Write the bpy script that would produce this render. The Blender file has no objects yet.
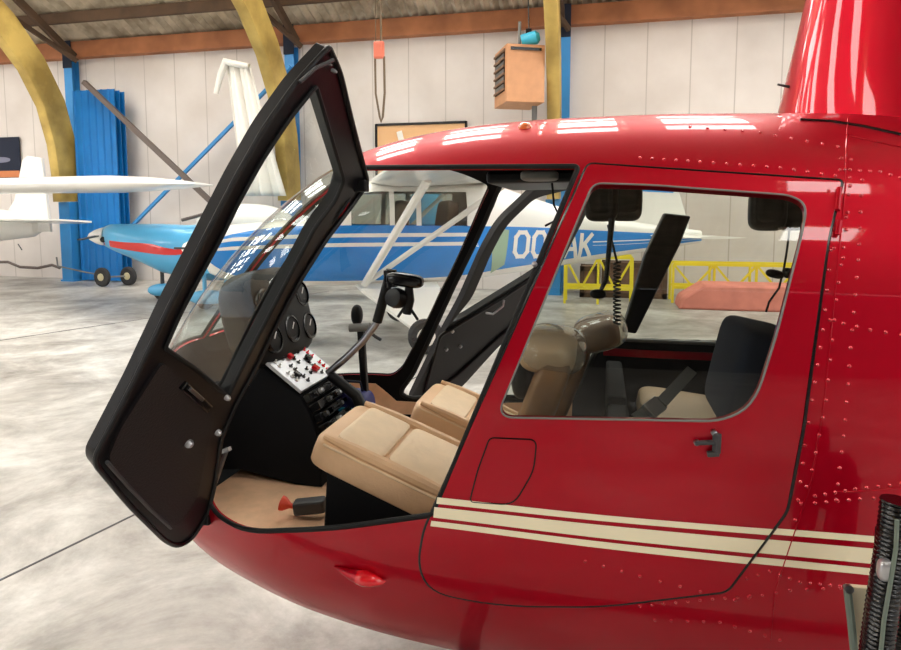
import bpy, bmesh, math, random
from mathutils import Vector, Matrix
from mathutils.bvhtree import BVHTree
from mathutils.geometry import delaunay_2d_cdt
random.seed(7)
V = Vector
PI = math.pi
# ---------------------------------------------------------------- camera frame
F = 640.0; HC = 1.55; YAW = math.radians(13.2); PITCH = math.radians(5.2)
PPY = 215 + F*math.tan(PITCH)
CR = V((math.cos(YAW), math.sin(YAW), 0)); _f0 = V((-math.sin(YAW), math.cos(YAW), 0))
CF = _f0*math.cos(PITCH) - V((0,0,1))*math.sin(PITCH)
CU = V((0,0,1))*math.cos(PITCH) + _f0*math.sin(PITCH)
CAM = V((0,0,HC))
def ray(px, py): return CF + CR*((px-450.5)/F) - CU*((py-PPY)/F)
def onY(px, py, Y): d = ray(px,py); return CAM + d*(Y/d.y)
def onX(px, py, X): d = ray(px,py); return CAM + d*(X/d.x)
def onZ(px, py, Z): d = ray(px,py); return CAM + d*((Z-HC)/d.z)
def proj(p):
    v = V(p)-CAM; z = v.dot(CF); return (450.5+F*v.dot(CR)/z, PPY-F*v.dot(CU)/z, z)
def pchip(pts):
    xs = [p[0] for p in pts]; ys = [p[1] for p in pts]; n = len(xs)
    h = [xs[i+1]-xs[i] for i in range(n-1)]; d = [(ys[i+1]-ys[i])/h[i] for i in range(n-1)]
    m = [d[0]]+[0]*(n-2)+[d[-1]]
    for i in range(1, n-1):
        if d[i-1]*d[i] > 0:
            w1 = 2*h[i]+h[i-1]; w2 = h[i]+2*h[i-1]
            m[i] = (w1+w2)/(w1/d[i-1]+w2/d[i])
    def f(x):
        if x <= xs[0]: return ys[0]
        if x >= xs[-1]: return ys[-1]
        k = 0
        while x > xs[k+1]: k += 1
        t = (x-xs[k])/h[k]
        return (ys[k]*(2*t**3-3*t*t+1)+h[k]*m[k]*(t**3-2*t*t+t)+ys[k+1]*(3*t*t-2*t**3)+h[k]*m[k+1]*(t**3-t*t))
    return f
# ---------------------------------------------------------------- helicopter hull surface  (x, phi) -> point
YC = 2.0
def noseq(pts):   # nose rounding: table against sqrt distance from tip
    g = pchip([(math.sqrt(p[0]+1.5), p[1]) for p in pts])
    return lambda x: g(math.sqrt(max(0, x+1.5)))
Wf = noseq([(-1.5,0),(-1.47,.13),(-1.4,.27),(-1.25,.42),(-1.05,.52),(-.8,.59),(-.45,.63),(0,.64),(.6,.64),(1.1,.60),(1.7,.45),(2.6,.22)])
ZTf = noseq([(-1.5,.80),(-1.47,.93),(-1.4,1.08),(-1.25,1.28),(-1.1,1.45),(-.9,1.625),(-.757,1.715),(-.636,1.76),(-.471,1.795),(-.3,1.814),(-.1,1.823),(.13,1.825),(.35,1.82),(.6,1.81),(1.0,1.79),(1.6,1.68),(2.6,1.5)])
ZBf = noseq([(-1.5,.80),(-1.47,.68),(-1.4,.59),(-1.25,.48),(-1.1,.40),(-.95,.355),(-.75,.31),(-.5,.28),(-.2,.262),(.3,.26),(1.0,.33),(1.6,.5),(2.6,.9)])
ZCf = noseq([(-1.5,.80),(-1.25,.86),(-.9,.93),(-.4,.98),(0,1.0),(1,1.05),(1.6,1.1),(2.6,1.2)])
NT, NB = 2.9, 2.5
def hull(x, a, off=0.0):
    w = max(1e-4, Wf(x)); zc = ZCf(x); up = math.sin(a) >= 0
    h = max(1e-4, (ZTf(x)-zc) if up else (zc-ZBf(x))); n = NT if up else NB
    r = (abs(math.cos(a)/w)**n+abs(math.sin(a)/h)**n)**(-1/n)
    return V((x, YC-r*math.cos(a), zc+r*math.sin(a)))
def hulln(x, a):
    e = 1e-3
    n = (hull(x+e,a)-hull(x-e,a)).cross(hull(x,a+e)-hull(x,a-e)); n.normalize()
    p = hull(x,a); o = p-V((x,YC,ZCf(x)))
    return n if n.dot(o) > 0 else -n
def hullo(x, a, off): return hull(x,a)+hulln(x,a)*off if off else hull(x,a)
def mkbvh():
    vs = []; fs = []; xs = [-1.5+.0005+4.0*(i/200)**1.5 for i in range(201)]; N = 240
    for x in xs:
        for j in range(N): vs.append(hull(x, 2*PI*j/N))
    for i in range(200):
        for j in range(N):
            k = (j+1) % N; fs.append((i*N+j, i*N+k, (i+1)*N+k, (i+1)*N+j))
    return BVHTree.FromPolygons(vs, fs)
BVH = mkbvh()
def hit(px, py, far=False):
    d = ray(px,py).normalized(); p, n, i, t = BVH.ray_cast(CAM, d)
    if p is None: return None
    if far:
        q = p+d*.02; p, n, i, t = BVH.ray_cast(q, d)
        if p is None: return None
    a = math.atan2(p.z-ZCf(p.x), YC-p.y)
    if a < -PI/2: a += 2*PI
    return (p.x, a)
SKY_E = 9.0; EXPO = 0.52
# ---------------------------------------------------------------- materials
def lin(c): return tuple(((v/255)/12.92 if v/255 <= .04045 else ((v/255+.055)/1.055)**2.4) for v in c)
def mat(name, col, rough=.5, metal=0, coat=0, noise=0, nscale=8, bump=0, bscale=60, spec=.5, col2=None, emit=0, trans=0, sheen=0):
    m = bpy.data.materials.new(name); m.use_nodes = True; nt = m.node_tree; b = nt.nodes['Principled BSDF']
    c = lin(col)+(1,)
    b.inputs['Base Color'].default_value = c; b.inputs['Roughness'].default_value = rough
    b.inputs['Metallic'].default_value = metal; b.inputs['Coat Weight'].default_value = coat; b.inputs['Coat Roughness'].default_value = .03
    b.inputs['Specular IOR Level'].default_value = spec
    if trans: b.inputs['Transmission Weight'].default_value = trans
    if sheen: b.inputs['Sheen Weight'].default_value = sheen
    if emit: b.inputs['Emission Color'].default_value = c; b.inputs['Emission Strength'].default_value = emit
    if noise or bump or col2:
        tc = nt.nodes.new('ShaderNodeTexCoord')
    if noise or col2:
        n = nt.nodes.new('ShaderNodeTexNoise'); n.inputs['Scale'].default_value = nscale; n.inputs['Detail'].default_value = 6
        nt.links.new(tc.outputs['Object'], n.inputs['Vector'])
        r = nt.nodes.new('ShaderNodeValToRGB'); c2 = lin(col2)+(1,) if col2 else tuple(v*(1-noise) for v in c[:3])+(1,)
        r.color_ramp.elements[0].position = .35; r.color_ramp.elements[1].position = .65
        r.color_ramp.elements[0].color = c2; r.color_ramp.elements[1].color = c
        nt.links.new(n.outputs['Fac'], r.inputs['Fac']); nt.links.new(r.outputs['Color'], b.inputs['Base Color'])
    if bump:
        n2 = nt.nodes.new('ShaderNodeTexNoise'); n2.inputs['Scale'].default_value = bscale; n2.inputs['Detail'].default_value = 3
        nt.links.new(tc.outputs['Object'], n2.inputs['Vector'])
        bp = nt.nodes.new('ShaderNodeBump'); bp.inputs['Strength'].default_value = bump; bp.inputs['Distance'].default_value = .01
        nt.links.new(n2.outputs['Fac'], bp.inputs['Height']); nt.links.new(bp.outputs['Normal'], b.inputs['Normal'])
    return m
def glass(name, tint=(245,250,250), refl=1.0, haze=0):
    m = bpy.data.materials.new(name); m.use_nodes = True; nt = m.node_tree; nt.nodes.clear()
    o = nt.nodes.new('ShaderNodeOutputMaterial'); mx = nt.nodes.new('ShaderNodeMixShader')
    t = nt.nodes.new('ShaderNodeBsdfTransparent'); t.inputs[0].default_value = lin(tint)+(1,)
    g = nt.nodes.new('ShaderNodeBsdfGlossy'); g.inputs['Roughness'].default_value = .015
    ge = nt.nodes.new('ShaderNodeNewGeometry'); dt = nt.nodes.new('ShaderNodeVectorMath'); dt.operation = 'DOT_PRODUCT'
    nt.links.new(ge.outputs['Normal'], dt.inputs[0]); nt.links.new(ge.outputs['Incoming'], dt.inputs[1])
    def mm(op, a, bb):
        q = nt.nodes.new('ShaderNodeMath'); q.operation = op
        for i,v in enumerate((a,bb)):
            if isinstance(v,(int,float)): q.inputs[i].default_value = v
            elif v is not None: nt.links.new(v, q.inputs[i])
        return q.outputs[0]
    fc = mm('ADD', mm('MULTIPLY', mm('POWER', mm('SUBTRACT', 1, mm('ABSOLUTE', dt.outputs['Value'], None)), 5), .9*refl), .055*refl)
    nt.links.new(fc, mx.inputs[0])
    base = t
    if haze:
        d = nt.nodes.new('ShaderNodeBsdfDiffuse'); d.inputs[0].default_value = lin((235,235,230))+(1,)
        m2 = nt.nodes.new('ShaderNodeMixShader'); m2.inputs[0].default_value = haze
        nt.links.new(t.outputs[0], m2.inputs[1]); nt.links.new(d.outputs[0], m2.inputs[2]); base = m2
    nt.links.new(base.outputs[0], mx.inputs[1]); nt.links.new(g.outputs[0], mx.inputs[2]); nt.links.new(mx.outputs[0], o.inputs[0])
    return m
M = {}
M['red'] = mat('red_paint', (182,0,32), .42, .6, .65, spec=.1)
M['rivet'] = mat('rivet_red_glint', (205,30,50), .22, .6, 1)  # paler than the body red: highlights on the heads put into the colour
M['cream'] = mat('cream_stripe', (250,238,206), .35, 0, .6)
M['black'] = mat('black_plastic', (9,8,11), .42, bump=.04, bscale=200, spec=.35)
M['blackgloss'] = mat('black_gloss', (8,8,11), .2)
M['rubber'] = mat('black_rubber', (12,12,13), .6, spec=.3)
M['lining'] = mat('charcoal_lining', (10,10,13), .85, spec=.2)
M['carpet'] = mat('tan_carpet', (232,188,152), .95, noise=.12, nscale=25, bump=.2, bscale=400)
M['leather'] = mat('tan_leather', (226,186,146), .5, noise=.06, nscale=14, bump=.12, bscale=90)
M['leather2'] = mat('tan_leather_worn', (236,208,172), .5, noise=.07, nscale=20, bump=.2, bscale=60)
M['brownlea'] = mat('brown_leather', (150,105,64), .5, noise=.15, nscale=14)
M['plastic'] = glass('clear_plastic_cover', (245,240,232), .8, haze=.22)
M['silver'] = mat('brushed_silver', (190,190,194), .35, .7)
M['steel'] = mat('steel_tube', (150,150,155), .28, 1)
M['white'] = mat('white_plastic', (235,235,235), .4)
M['navy'] = mat('navy_cloth', (28,34,52), .9)
M['bluebag'] = mat('blue_nylon', (26,30,110), .55, noise=.4, nscale=30)
M['orange'] = mat('orange_red_plastic', (226,70,40), .4)
M['redlens'] = mat('red_lens', (225,20,35), .08, 0, 1)
M['amber'] = mat('amber_glint', (240,120,60), .15, 0, 1)  # tint of a reflection on the roof, not a lamp
M['glass'] = glass('clear_glass', (244,248,247))
M['tint'] = glass('tinted_glass', (205,210,203), .8)
M['dialface'] = mat('dial_face', (30,32,36), .3)
M['grey'] = mat('mid_grey', (120,120,118), .6)
M['dkgrey'] = mat('dark_grey', (60,60,62), .5)
M['olive'] = mat('green_grey_edge', (110,122,112), .4)
M['wood'] = mat('glulam_timber', (208,178,98), .6, nscale=1.3, col2=(150,124,60))
M['beam'] = mat('reddish_timber', (178,114,74), .7, nscale=2, col2=(150,94,60))
M['dkwood'] = mat('dark_timber', (88,66,48), .8, noise=.3, nscale=3)
M['bluesteel'] = mat('blue_painted_steel', (52,140,206), .45, noise=.15, nscale=2)
M['bluedeep'] = mat('blue_sheet', (16,118,192), .4, noise=.15, nscale=1.5)
M['rust'] = mat('brown_steel', (100,88,82), .6)
M['acwhite'] = mat('aircraft_white', (238,236,230), .3, 0, .5)
M['acblue'] = mat('aircraft_blue', (8,134,222), .35, 0, .5, noise=.12, nscale=3)
M['ltblue'] = mat('light_blue_paint', (92,184,232), .3, 0, .5)
M['acred'] = mat('aircraft_red', (222,40,36), .3, 0, .5)
M['tyre'] = mat('tyre_rubber', (48,47,48), .8)
M['brownseat'] = mat('brown_seat_cloth', (96,74,62), .9)
M['yellow'] = mat('yellow_paint', (232,214,40), .5)
M['pink'] = mat('pink_foam', (226,140,124), .8, noise=.2, nscale=4)
M['ply'] = mat('plywood', (206,150,108), .6, noise=.1, nscale=6)
M['crate'] = mat('brown_crate', (140,108,84), .8, noise=.3, nscale=5)
M['cloth'] = mat('white_sheet', (232,228,220), .8)
M['cyan'] = mat('cyan_plastic', (60,180,215), .4)
M['rope'] = mat('brown_rope', (104,86,66), .9)
M['skylight'] = mat('skylight_sheet', (255,255,250), .5)
# ---------------------------------------------------------------- object helpers
COL = bpy.context.scene.collection
def tag(o, label=None, cat=None, group=None, kind=None):
    if label: o['label'] = label
    if cat: o['category'] = cat
    if group: o['group'] = group
    if kind: o['kind'] = kind
    return o
def empty(name, loc=(0,0,0), rz=0, **k):
    o = bpy.data.objects.new(name, None); COL.objects.link(o); o.location = loc; o.rotation_euler = (0,0,rz); o.empty_display_size = .1
    return tag(o, **k)
def copy_tree(o, parent=None):
    c = o.copy(); COL.objects.link(c); c.parent = parent
    for ch in [x for x in bpy.data.objects if x.parent is o]: copy_tree(ch, c)
    return c
class MB:
    def __init__(s): s.v = []; s.f = []; s.mi = []; s.m = 0
    def add(s, vs, fs):
        b = len(s.v); s.v += [V(p) for p in vs]
        for q in fs: s.f.append([i+b for i in q]); s.mi.append(s.m)
        return s
    def box(s, c, d, R=None):
        c = V(c); vs = []
        for x in (-.5,.5):
            for y in (-.5,.5):
                for z in (-.5,.5):
                    p = V((x*d[0],y*d[1],z*d[2]))
                    vs.append(c+(R@p if R is not None else p))
        return s.add(vs, [(0,1,3,2),(4,6,7,5),(0,4,5,1),(2,3,7,6),(0,2,6,4),(1,5,7,3)])
    def bar(s, a, b, w, h, up=(0,0,1)):
        a = V(a); b = V(b); z = (b-a).normalized(); x = V(up).cross(z)
        if x.length < 1e-4: x = V((1,0,0))
        x.normalize(); y = z.cross(x); vs = []
        for p in (a,b):
            for i,j in ((-1,-1),(1,-1),(1,1),(-1,1)): vs.append(p+x*(w/2*i)+y*(h/2*j))
        return s.add(vs, [(3,2,1,0),(4,5,6,7),(0,1,5,4),(1,2,6,5),(2,3,7,6),(3,0,4,7)])
    def tube(s, pts, r, n=10, closed=False, sq=None):
        pts = [V(p) for p in pts]; N = len(pts); rs = r if isinstance(r,(list,tuple)) else [r]*N
        vs = []; fs = []; x = None
        for i,p in enumerate(pts):
            if closed: t = pts[(i+1)%N]-pts[i-1]
            else: t = pts[min(N-1,i+1)]-pts[max(0,i-1)]
            t.normalize()
            if x is None: x = t.orthogonal().normalized()
            x = x-t*x.dot(t)
            if x.length < 1e-6: x = t.orthogonal()
            x.normalize(); y = t.cross(x)
            for k in range(n):
                a = 2*PI*k/n; vs.append(p+(x*math.cos(a)+y*math.sin(a))*rs[i])
        for i in range(N if closed else N-1):
            j = (i+1)%N
            for k in range(n): fs.append((i*n+k, i*n+(k+1)%n, j*n+(k+1)%n, j*n+k))
        if not closed: fs += [tuple(range(n))[::-1], tuple((N-1)*n+k for k in range(n))]
        return s.add(vs, fs)
    def lathe(s, prof, c, ax=(0,0,1), n=24):   # prof (r, h)
        c = V(c); z = V(ax).normalized(); x = z.orthogonal().normalized(); y = z.cross(x); vs = []; fs = []
        for r,h in prof:
            for k in range(n):
                a = 2*PI*k/n; vs.append(c+z*h+(x*math.cos(a)+y*math.sin(a))*r)
        for i in range(len(prof)-1):
            for k in range(n): fs.append((i*n+k, i*n+(k+1)%n, (i+1)*n+(k+1)%n, (i+1)*n+k))
        if prof[0][0] > 1e-5: fs.append(tuple(range(n))[::-1])
        if prof[-1][0] > 1e-5: fs.append(tuple((len(prof)-1)*n+k for k in range(n)))
        return s.add(vs, fs)
    def sup(s, c, d, R=None, e1=.4, e2=.4, nu=16, nv=28):   # superellipsoid pillow
        c = V(c); sg = lambda v,e: math.copysign(abs(v)**e, v); vs = []; fs = []
        for i in range(nu+1):
            u = -PI/2+PI*i/nu
            for j in range(nv):
                w = 2*PI*j/nv
                p = V((d[0]/2*sg(math.cos(u),e1)*sg(math.cos(w),e2), d[1]/2*sg(math.cos(u),e1)*sg(math.sin(w),e2), d[2]/2*sg(math.sin(u),e1)))
                vs.append(c+(R@p if R is not None else p))
        for i in range(nu):
            for j in range(nv): fs.append((i*nv+j, i*nv+(j+1)%nv, (i+1)*nv+(j+1)%nv, (i+1)*nv+j))
        return s.add(vs, fs)
    def prism(s, poly, ext):
        n = len(poly); e = V(ext); vs = [V(p) for p in poly]+[V(p)+e for p in poly]
        fs = [tuple(range(n))[::-1], tuple(range(n,2*n))]+[(i,(i+1)%n,n+(i+1)%n,n+i) for i in range(n)]
        return s.add(vs, fs)
    def loft(s, secs, caps=True):
        n = len(secs[0]); vs = [p for q in secs for p in q]; fs = []
        for i in range(len(secs)-1):
            for k in range(n): fs.append((i*n+k, i*n+(k+1)%n, (i+1)*n+(k+1)%n, (i+1)*n+k))
        if caps: fs += [tuple(range(n))[::-1], tuple((len(secs)-1)*n+k for k in range(n))]
        return s.add(vs, fs)
    def build(s, name, mats, parent=None, smooth=False, bevel=0, sharp=35, org=None, weld=False, **k):
        me = bpy.data.meshes.new(name)
        o3 = V(org) if org is not None else V((0,0,0))
        me.from_pydata([tuple(p-o3) for p in s.v], [], s.f)
        ms = mats if isinstance(mats,(list,tuple)) else [mats]
        for m in ms: me.materials.append(m if not isinstance(m,str) else M[m])
        me.polygons.foreach_set('material_index', s.mi)
        bm = bmesh.new(); bm.from_mesh(me)
        if weld: bmesh.ops.remove_doubles(bm, verts=bm.verts, dist=1e-5)
        bmesh.ops.recalc_face_normals(bm, faces=bm.faces)
        if smooth:
            for f in bm.faces: f.smooth = True
            c = math.radians(sharp)
            for e in bm.edges:
                if len(e.link_faces) == 2 and e.calc_face_angle(0) > c: e.smooth = False
        bm.to_mesh(me); bm.free()
        o = bpy.data.objects.new(name, me); COL.objects.link(o); o.parent = parent; o.location = o3
        if bevel:
            b = o.modifiers.new('b','BEVEL'); b.width = bevel; b.segments = 2; b.limit_method = 'ANGLE'; b.angle_limit = math.radians(40)
        return tag(o, **k)
def inpoly(p, poly):
    x,y = p; c = False; n = len(poly); j = n-1
    for i in range(n):
        xi,yi = poly[i]; xj,yj = poly[j]
        if (yi > y) != (yj > y) and x < (xj-xi)*(y-yi)/(yj-yi)+xi: c = not c
        j = i
    return c
def rnd(pts, default=0, n=5):    # round corners: points (x, y[, r])
    out = []; N = len(pts)
    for i,p in enumerate(pts):
        r = p[2] if len(p) > 2 else default; P = V(p[:2])
        if r <= 0: out.append(tuple(P)); continue
        a = V(pts[i-1][:2])-P; b = V(pts[(i+1)%N][:2])-P
        r1 = min(r, a.length*.48); r2 = min(r, b.length*.48)
        A = P+a.normalized()*r1; B = P+b.normalized()*r2
        for k in range(n+1):
            t = k/n; q = A*(1-t)**2+P*2*t*(1-t)+B*t*t; out.append(tuple(q))
    return out
def dens(poly, step, closed=True):
    out = []; N = len(poly)
    for i in range(N if closed else N-1):
        a = V(poly[i]); b = V(poly[(i+1)%N]); k = max(1, math.ceil((b-a).length/step))
        for j in range(k): out.append(tuple(a+(b-a)*(j/k)))
    if not closed: out.append(tuple(poly[-1]))
    return out
def sheet(name, outer, holes, fn, mats, parent, grid=.03, sy=1.0, thick=0, ref=None, smooth=True, toward=None, nfn=None, **k):
    """triangulated sheet over a 2-D outline with holes, mapped to 3-D by fn(x,y); toward(p)->direction its front faces"""
    pts = []; edges = []
    for lp in [outer]+holes:
        b = len(pts); n = len(lp); pts += [V((p[0], p[1]*sy)) for p in lp]; edges += [(b+i, b+(i+1)%n) for i in range(n)]
    nb = len(pts); x0 = min(p.x for p in pts); x1 = max(p.x for p in pts); y0 = min(p.y for p in pts); y1 = max(p.y for p in pts)
    cell = {}
    for p in pts: cell.setdefault((int(p.x//grid), int(p.y//grid)), []).append(p.copy())
    S = lambda lp: [(p[0], p[1]*sy) for p in lp]
    O = S(outer); Hs = [S(h) for h in holes]
    ny = int((y1-y0)/grid)+1; nx = int((x1-x0)/grid)+1
    for j in range(1, ny):
        for i in range(0, nx+1):
            q = V((x0+(i+(.5 if j%2 else 0))*grid, y0+j*grid))
            if not inpoly(q, O) or any(inpoly(q,h) for h in Hs): continue
            cx, cy = int(q.x//grid), int(q.y//grid)
            if any((w-q).length < grid*.45 for a in (-1,0,1) for b2 in (-1,0,1) for w in cell.get((cx+a,cy+b2), ())): continue
            pts.append(q)
    r = delaunay_2d_cdt(pts, edges, [], 0, 1e-7)
    vs, fs = r[0], r[2]; v3 = [fn(p.x, p.y/sy) for p in vs]; keep = []
    for t in fs:
        c = (vs[t[0]]+vs[t[1]]+vs[t[2]])/3
        if not inpoly(c, O) or any(inpoly(c,h) for h in Hs): continue
        a,b,d = (v3[i] for i in t); n = (b-a).cross(d-a)
        if n.length < 4e-3*max((b-a).length_squared,(d-a).length_squared,(d-b).length_squared): continue
        cc = (a+b+d)/3; keep.append(tuple(t) if n.dot(toward(cc)) > 0 else tuple(t)[::-1])
    used = sorted({i for t in keep for i in t}); mp = {u:i for i,u in enumerate(used)}
    me = bpy.data.meshes.new(name); me.from_pydata([tuple(v3[i]) for i in used], [], [tuple(mp[i] for i in t) for t in keep])
    for m in (mats if isinstance(mats,(list,tuple)) else [mats]): me.materials.append(M[m] if isinstance(m,str) else m)
    if smooth: me.polygons.foreach_set('use_smooth', [True]*len(me.polygons))
    o = bpy.data.objects.new(name, me); COL.objects.link(o); o.parent = parent
    if nfn: return tag(finish_n(o, used, vs, v3, keep, mp, sy, nfn, thick), **k)
    if thick:
        sm = o.modifiers.new('s','SOLIDIFY'); sm.thickness = thick; sm.offset = -1
        if len(me.materials) > 1: sm.material_offset = 1; sm.material_offset_rim = 0
    return tag(o, **k)
def finish_n(o, used, vs, v3, keep, mp, sy, nfn, thick):
    old = o.data; mats = list(old.materials); name = old.name
    P = [tuple(v3[i]) for i in used]; N = [nfn(vs[i].x, vs[i].y/sy) for i in used]; n = len(P)
    F = [tuple(mp[i] for i in t) for t in keep]; mi = [0]*len(F); ln = [N[i] for t in F for i in t]
    if thick:
        P += [tuple(V(P[i])-N[i]*thick) for i in range(n)]
        cnt = {}
        for t in F:
            for a,b in ((t[0],t[1]),(t[1],t[2]),(t[2],t[0])): cnt[(a,b)] = 1
        top = list(F)
        for t in top:
            q = (t[2]+n,t[1]+n,t[0]+n); F.append(q); mi.append(1 if len(mats) > 1 else 0); ln += [-N[i-n] for i in q]
        for (a,b) in cnt:
            if (b,a) not in cnt:
                q = (b,a,a+n,b+n); F.append(q); mi.append(0)
                fnm = (V(P[a])-V(P[b])).cross(V(P[a+n])-V(P[a])); fnm = fnm.normalized() if fnm.length > 1e-12 else N[a]
                ln += [fnm]*4
    me = bpy.data.meshes.new(name); me.from_pydata(P, [], F)
    for m in mats: me.materials.append(m)
    me.polygons.foreach_set('material_index', mi); me.polygons.foreach_set('use_smooth',[True]*len(F))
    me.normals_split_custom_set([tuple(v) for v in ln])
    o.data = me; bpy.data.meshes.remove(old); o.name = name
    return o
hullout = lambda p: V((0, p.y-YC, p.z-ZCf(p.x)))
def hskin(name, outer, holes, mats, parent, off=0, **k):
    return sheet(name, outer, holes, lambda x,a: hullo(x,a,off), mats, parent, sy=.75, toward=hullout, nfn=hulln, **k)
def pxh(pts, r=0, step=6):     # pixel outline -> (x, phi) outline on the near side
    out = []
    for p in dens(rnd(pts, r), step):
        h = hit(*p)
        if h: out.append(h)
    return out
mir = lambda lp: [(x, PI-a) for x,a in lp]
def seal(name, lp, r, mats, parent, off=0, closed=True, n=8, **k):
    return MB().tube([hullo(x,a,off) for x,a in lp], r, n, closed).build(name, mats, parent, smooth=True, **k)
# ================================================================ HELICOPTER
heli = empty('helicopter', (0,YC,0), label='dark red helicopter cabin with cream stripes, front door swung open towards us', cat='helicopter')
heli.location = (0,0,0)
# ---- outlines
OPEN = [(362,167,4),(579,166,6),(433,515,5),(330,529,30),(244,532,24),(212,512,14),(205,484,8),(212,440,6),(230,400,6),(250,362,6),(268,320,6),(290,280,6),(316,240,6),(345,205,8)]
open_n = pxh(OPEN, 0, 5)
RDOOR = [(588,164,6),(842,181,4),(828,240,10),(803,430,10),(787,511,8),(727,591,8),(600,606,30),(500,605,40),(432,592,24),(418,566,18),(424,530,10),(438,498,10)]
rdoor_n = pxh(RDOOR, 0, 6)
RWIN = [(593,184,10),(650,186,10),(790,196,10),(807,206,14),(800,240,10),(776,335,20),(754,404,26),(722,421,20),(506,417,8),(500,409,8),(545,300,8)]
rwin_n = pxh(RWIN, 0, 5)
def za(x, z): # z on far/near side at station x -> phi (near side)
    best = min(((abs(hull(x,a/400*PI/2).z-z), a) for a in range(-400,401)))
    return best[1]/400*PI/2
# far side: one tall opening from the front post back to the aft cabin wall
fo = []
front = [(-.36,1.70),(-.40,1.64),(-.60,1.25),(-.775,.87),(-.83,.79),(-.80,.765)]
lower = [(-.60,.765),(-.30,.79),(-.08,.83),(.0,1.02),(.10,1.045),(.4,1.05),(.70,1.055)]
back = [(.735,1.09),(.80,1.55),(.78,1.60),(.70,1.62),(.2,1.665)]
for x,z in dens(rnd([(x,z,.03) for x,z in front+lower+back]), .03): fo.append((x, PI-za(x,z)))
open_f = fo
# windshield, one continuous sheet over the centre bow
def ws_half():
    L = [(-.745, PI/2-.03), (-.735, 1.3), (-.70, 1.1)]
    fr = sorted([h for h in open_n if h[0] < -.62 and h[1] > -.05 and h[0] < -.6], key=lambda h: -h[1])
    fr = [h for h in fr if h[1] < .98]
    L += [(x-.045-.03*(1-a), a) for x,a in fr[::2]]
    L += [(-1.07,-.16),(-1.20,-.10),(-1.29,.08),(-1.34,.40),(-1.365,.8),(-1.375,PI/2-.03)]
    return dens(rnd([(x,a,.03) for x,a in L]), .02)
ws_n = ws_half()
def ws_far():
    L = [(-.745,PI/2-.03),(-.70,1.35),(-.56,1.15)]+[(x,za(x,z)) for x,z in ((-.42,1.665),(-.46,1.60),(-.655,1.22),(-.815,.90),(-.86,.862),(-1.15,.865))]+[(-1.26,.02),(-1.33,.35),(-1.36,.8),(-1.375,PI/2-.03)]
    return dens(rnd([(x,a,.03) for x,a in L]), .02)
ws_f = mir(ws_far())
XB = 1.9
full = [( -1.4995, -PI/2)]
xs_ = [-1.4995+(XB+1.4995)*(i/70)**1.4 for i in range(71)]
full = [(x,-PI/2) for x in xs_]+[(XB,-PI/2+2*PI*j/80) for j in range(1,80)]+[(x,3*PI/2) for x in xs_[::-1]]+[(-1.4995,3*PI/2-2*PI*j/80) for j in range(1,80)]
shell = hskin('fuselage_shell', full, [open_n, rdoor_n, ws_n, ws_f, open_f], ['red','lining'], heli, grid=.028, thick=.012)
hskin('windshield', ws_n, [], 'glass', heli, off=-.006, grid=.04)
hskin('windshield', ws_f, [], 'glass', heli, off=-.006, grid=.04)
seal('windshield_seal', ws_n, .006, 'rubber', heli, off=.001)
seal('windshield_seal', ws_f, .006, 'rubber', heli, off=.001)
seal('door_seal', open_n, .0065, 'rubber', heli, off=-.001)
seal('door_seal', open_f, .012, 'rubber', heli, off=-.004)
# ---- rear door
shr = lambda lp, d: [(x+(cx-x)*d/max(.01,abs(math.hypot(cx-x,ca-a))), a+(ca-a)*d/max(.01,math.hypot(cx-x,ca-a))) for cx,ca in [(sum(p[0] for p in lp)/len(lp), sum(p[1] for p in lp)/len(lp))] for x,a in lp]
rd = hskin('rear_door', shr(rdoor_n,.004), [rwin_n], ['red','lining'], heli, off=.004, grid=.026, thick=.02)
seal('gasket', rdoor_n, .0042, 'blackgloss', rd, off=.0005)
hskin('window_pane', rwin_n, [], 'tint', rd, off=-.003, grid=.05)
seal('window_seal', rwin_n, .0022, 'grey', rd, off=.004)
pl = pxh([(490,437,5),(537,439,8),(534,470,10),(514,504,12),(470,501,5),(478,470,5)], 0, 4)
seal('access_panel', pl, .0018, 'blackgloss', rd, off=.0045, n=6)
h1 = hit(712,437); p = hullo(*h1,.006); nn = hulln(*h1)
b = MB(); b.bar(hullo(*hit(694,441),.012), hullo(*hit(713,440),.014), .012,.008); b.bar(hullo(*hit(716,431),.014), hullo(*hit(715,451),.014), .014,.012); b.bar(hullo(*hit(706,452),.012), hullo(*hit(718,451),.014), .014,.010)
b.build('door_handle','dkgrey', rd, bevel=.002)
for q in ((713,431),(696,441),(535,265)):
    b = MB(); hh = hit(*q); b.lathe([(0.006,0),(.006,.01),(0,.012)], hullo(*hh,.004 if q[0] != 535 else .002), hulln(*hh), 12); b.build('screw','steel', rd, smooth=True)
for y0,y1 in ((190,212),(222,236)):
    b = MB(); b.tube([hullo(*hit(838,y0),.008),hullo(*hit(836,y1),.008)], .005, 8); b.build('hinge','red', rd, smooth=True)
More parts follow.
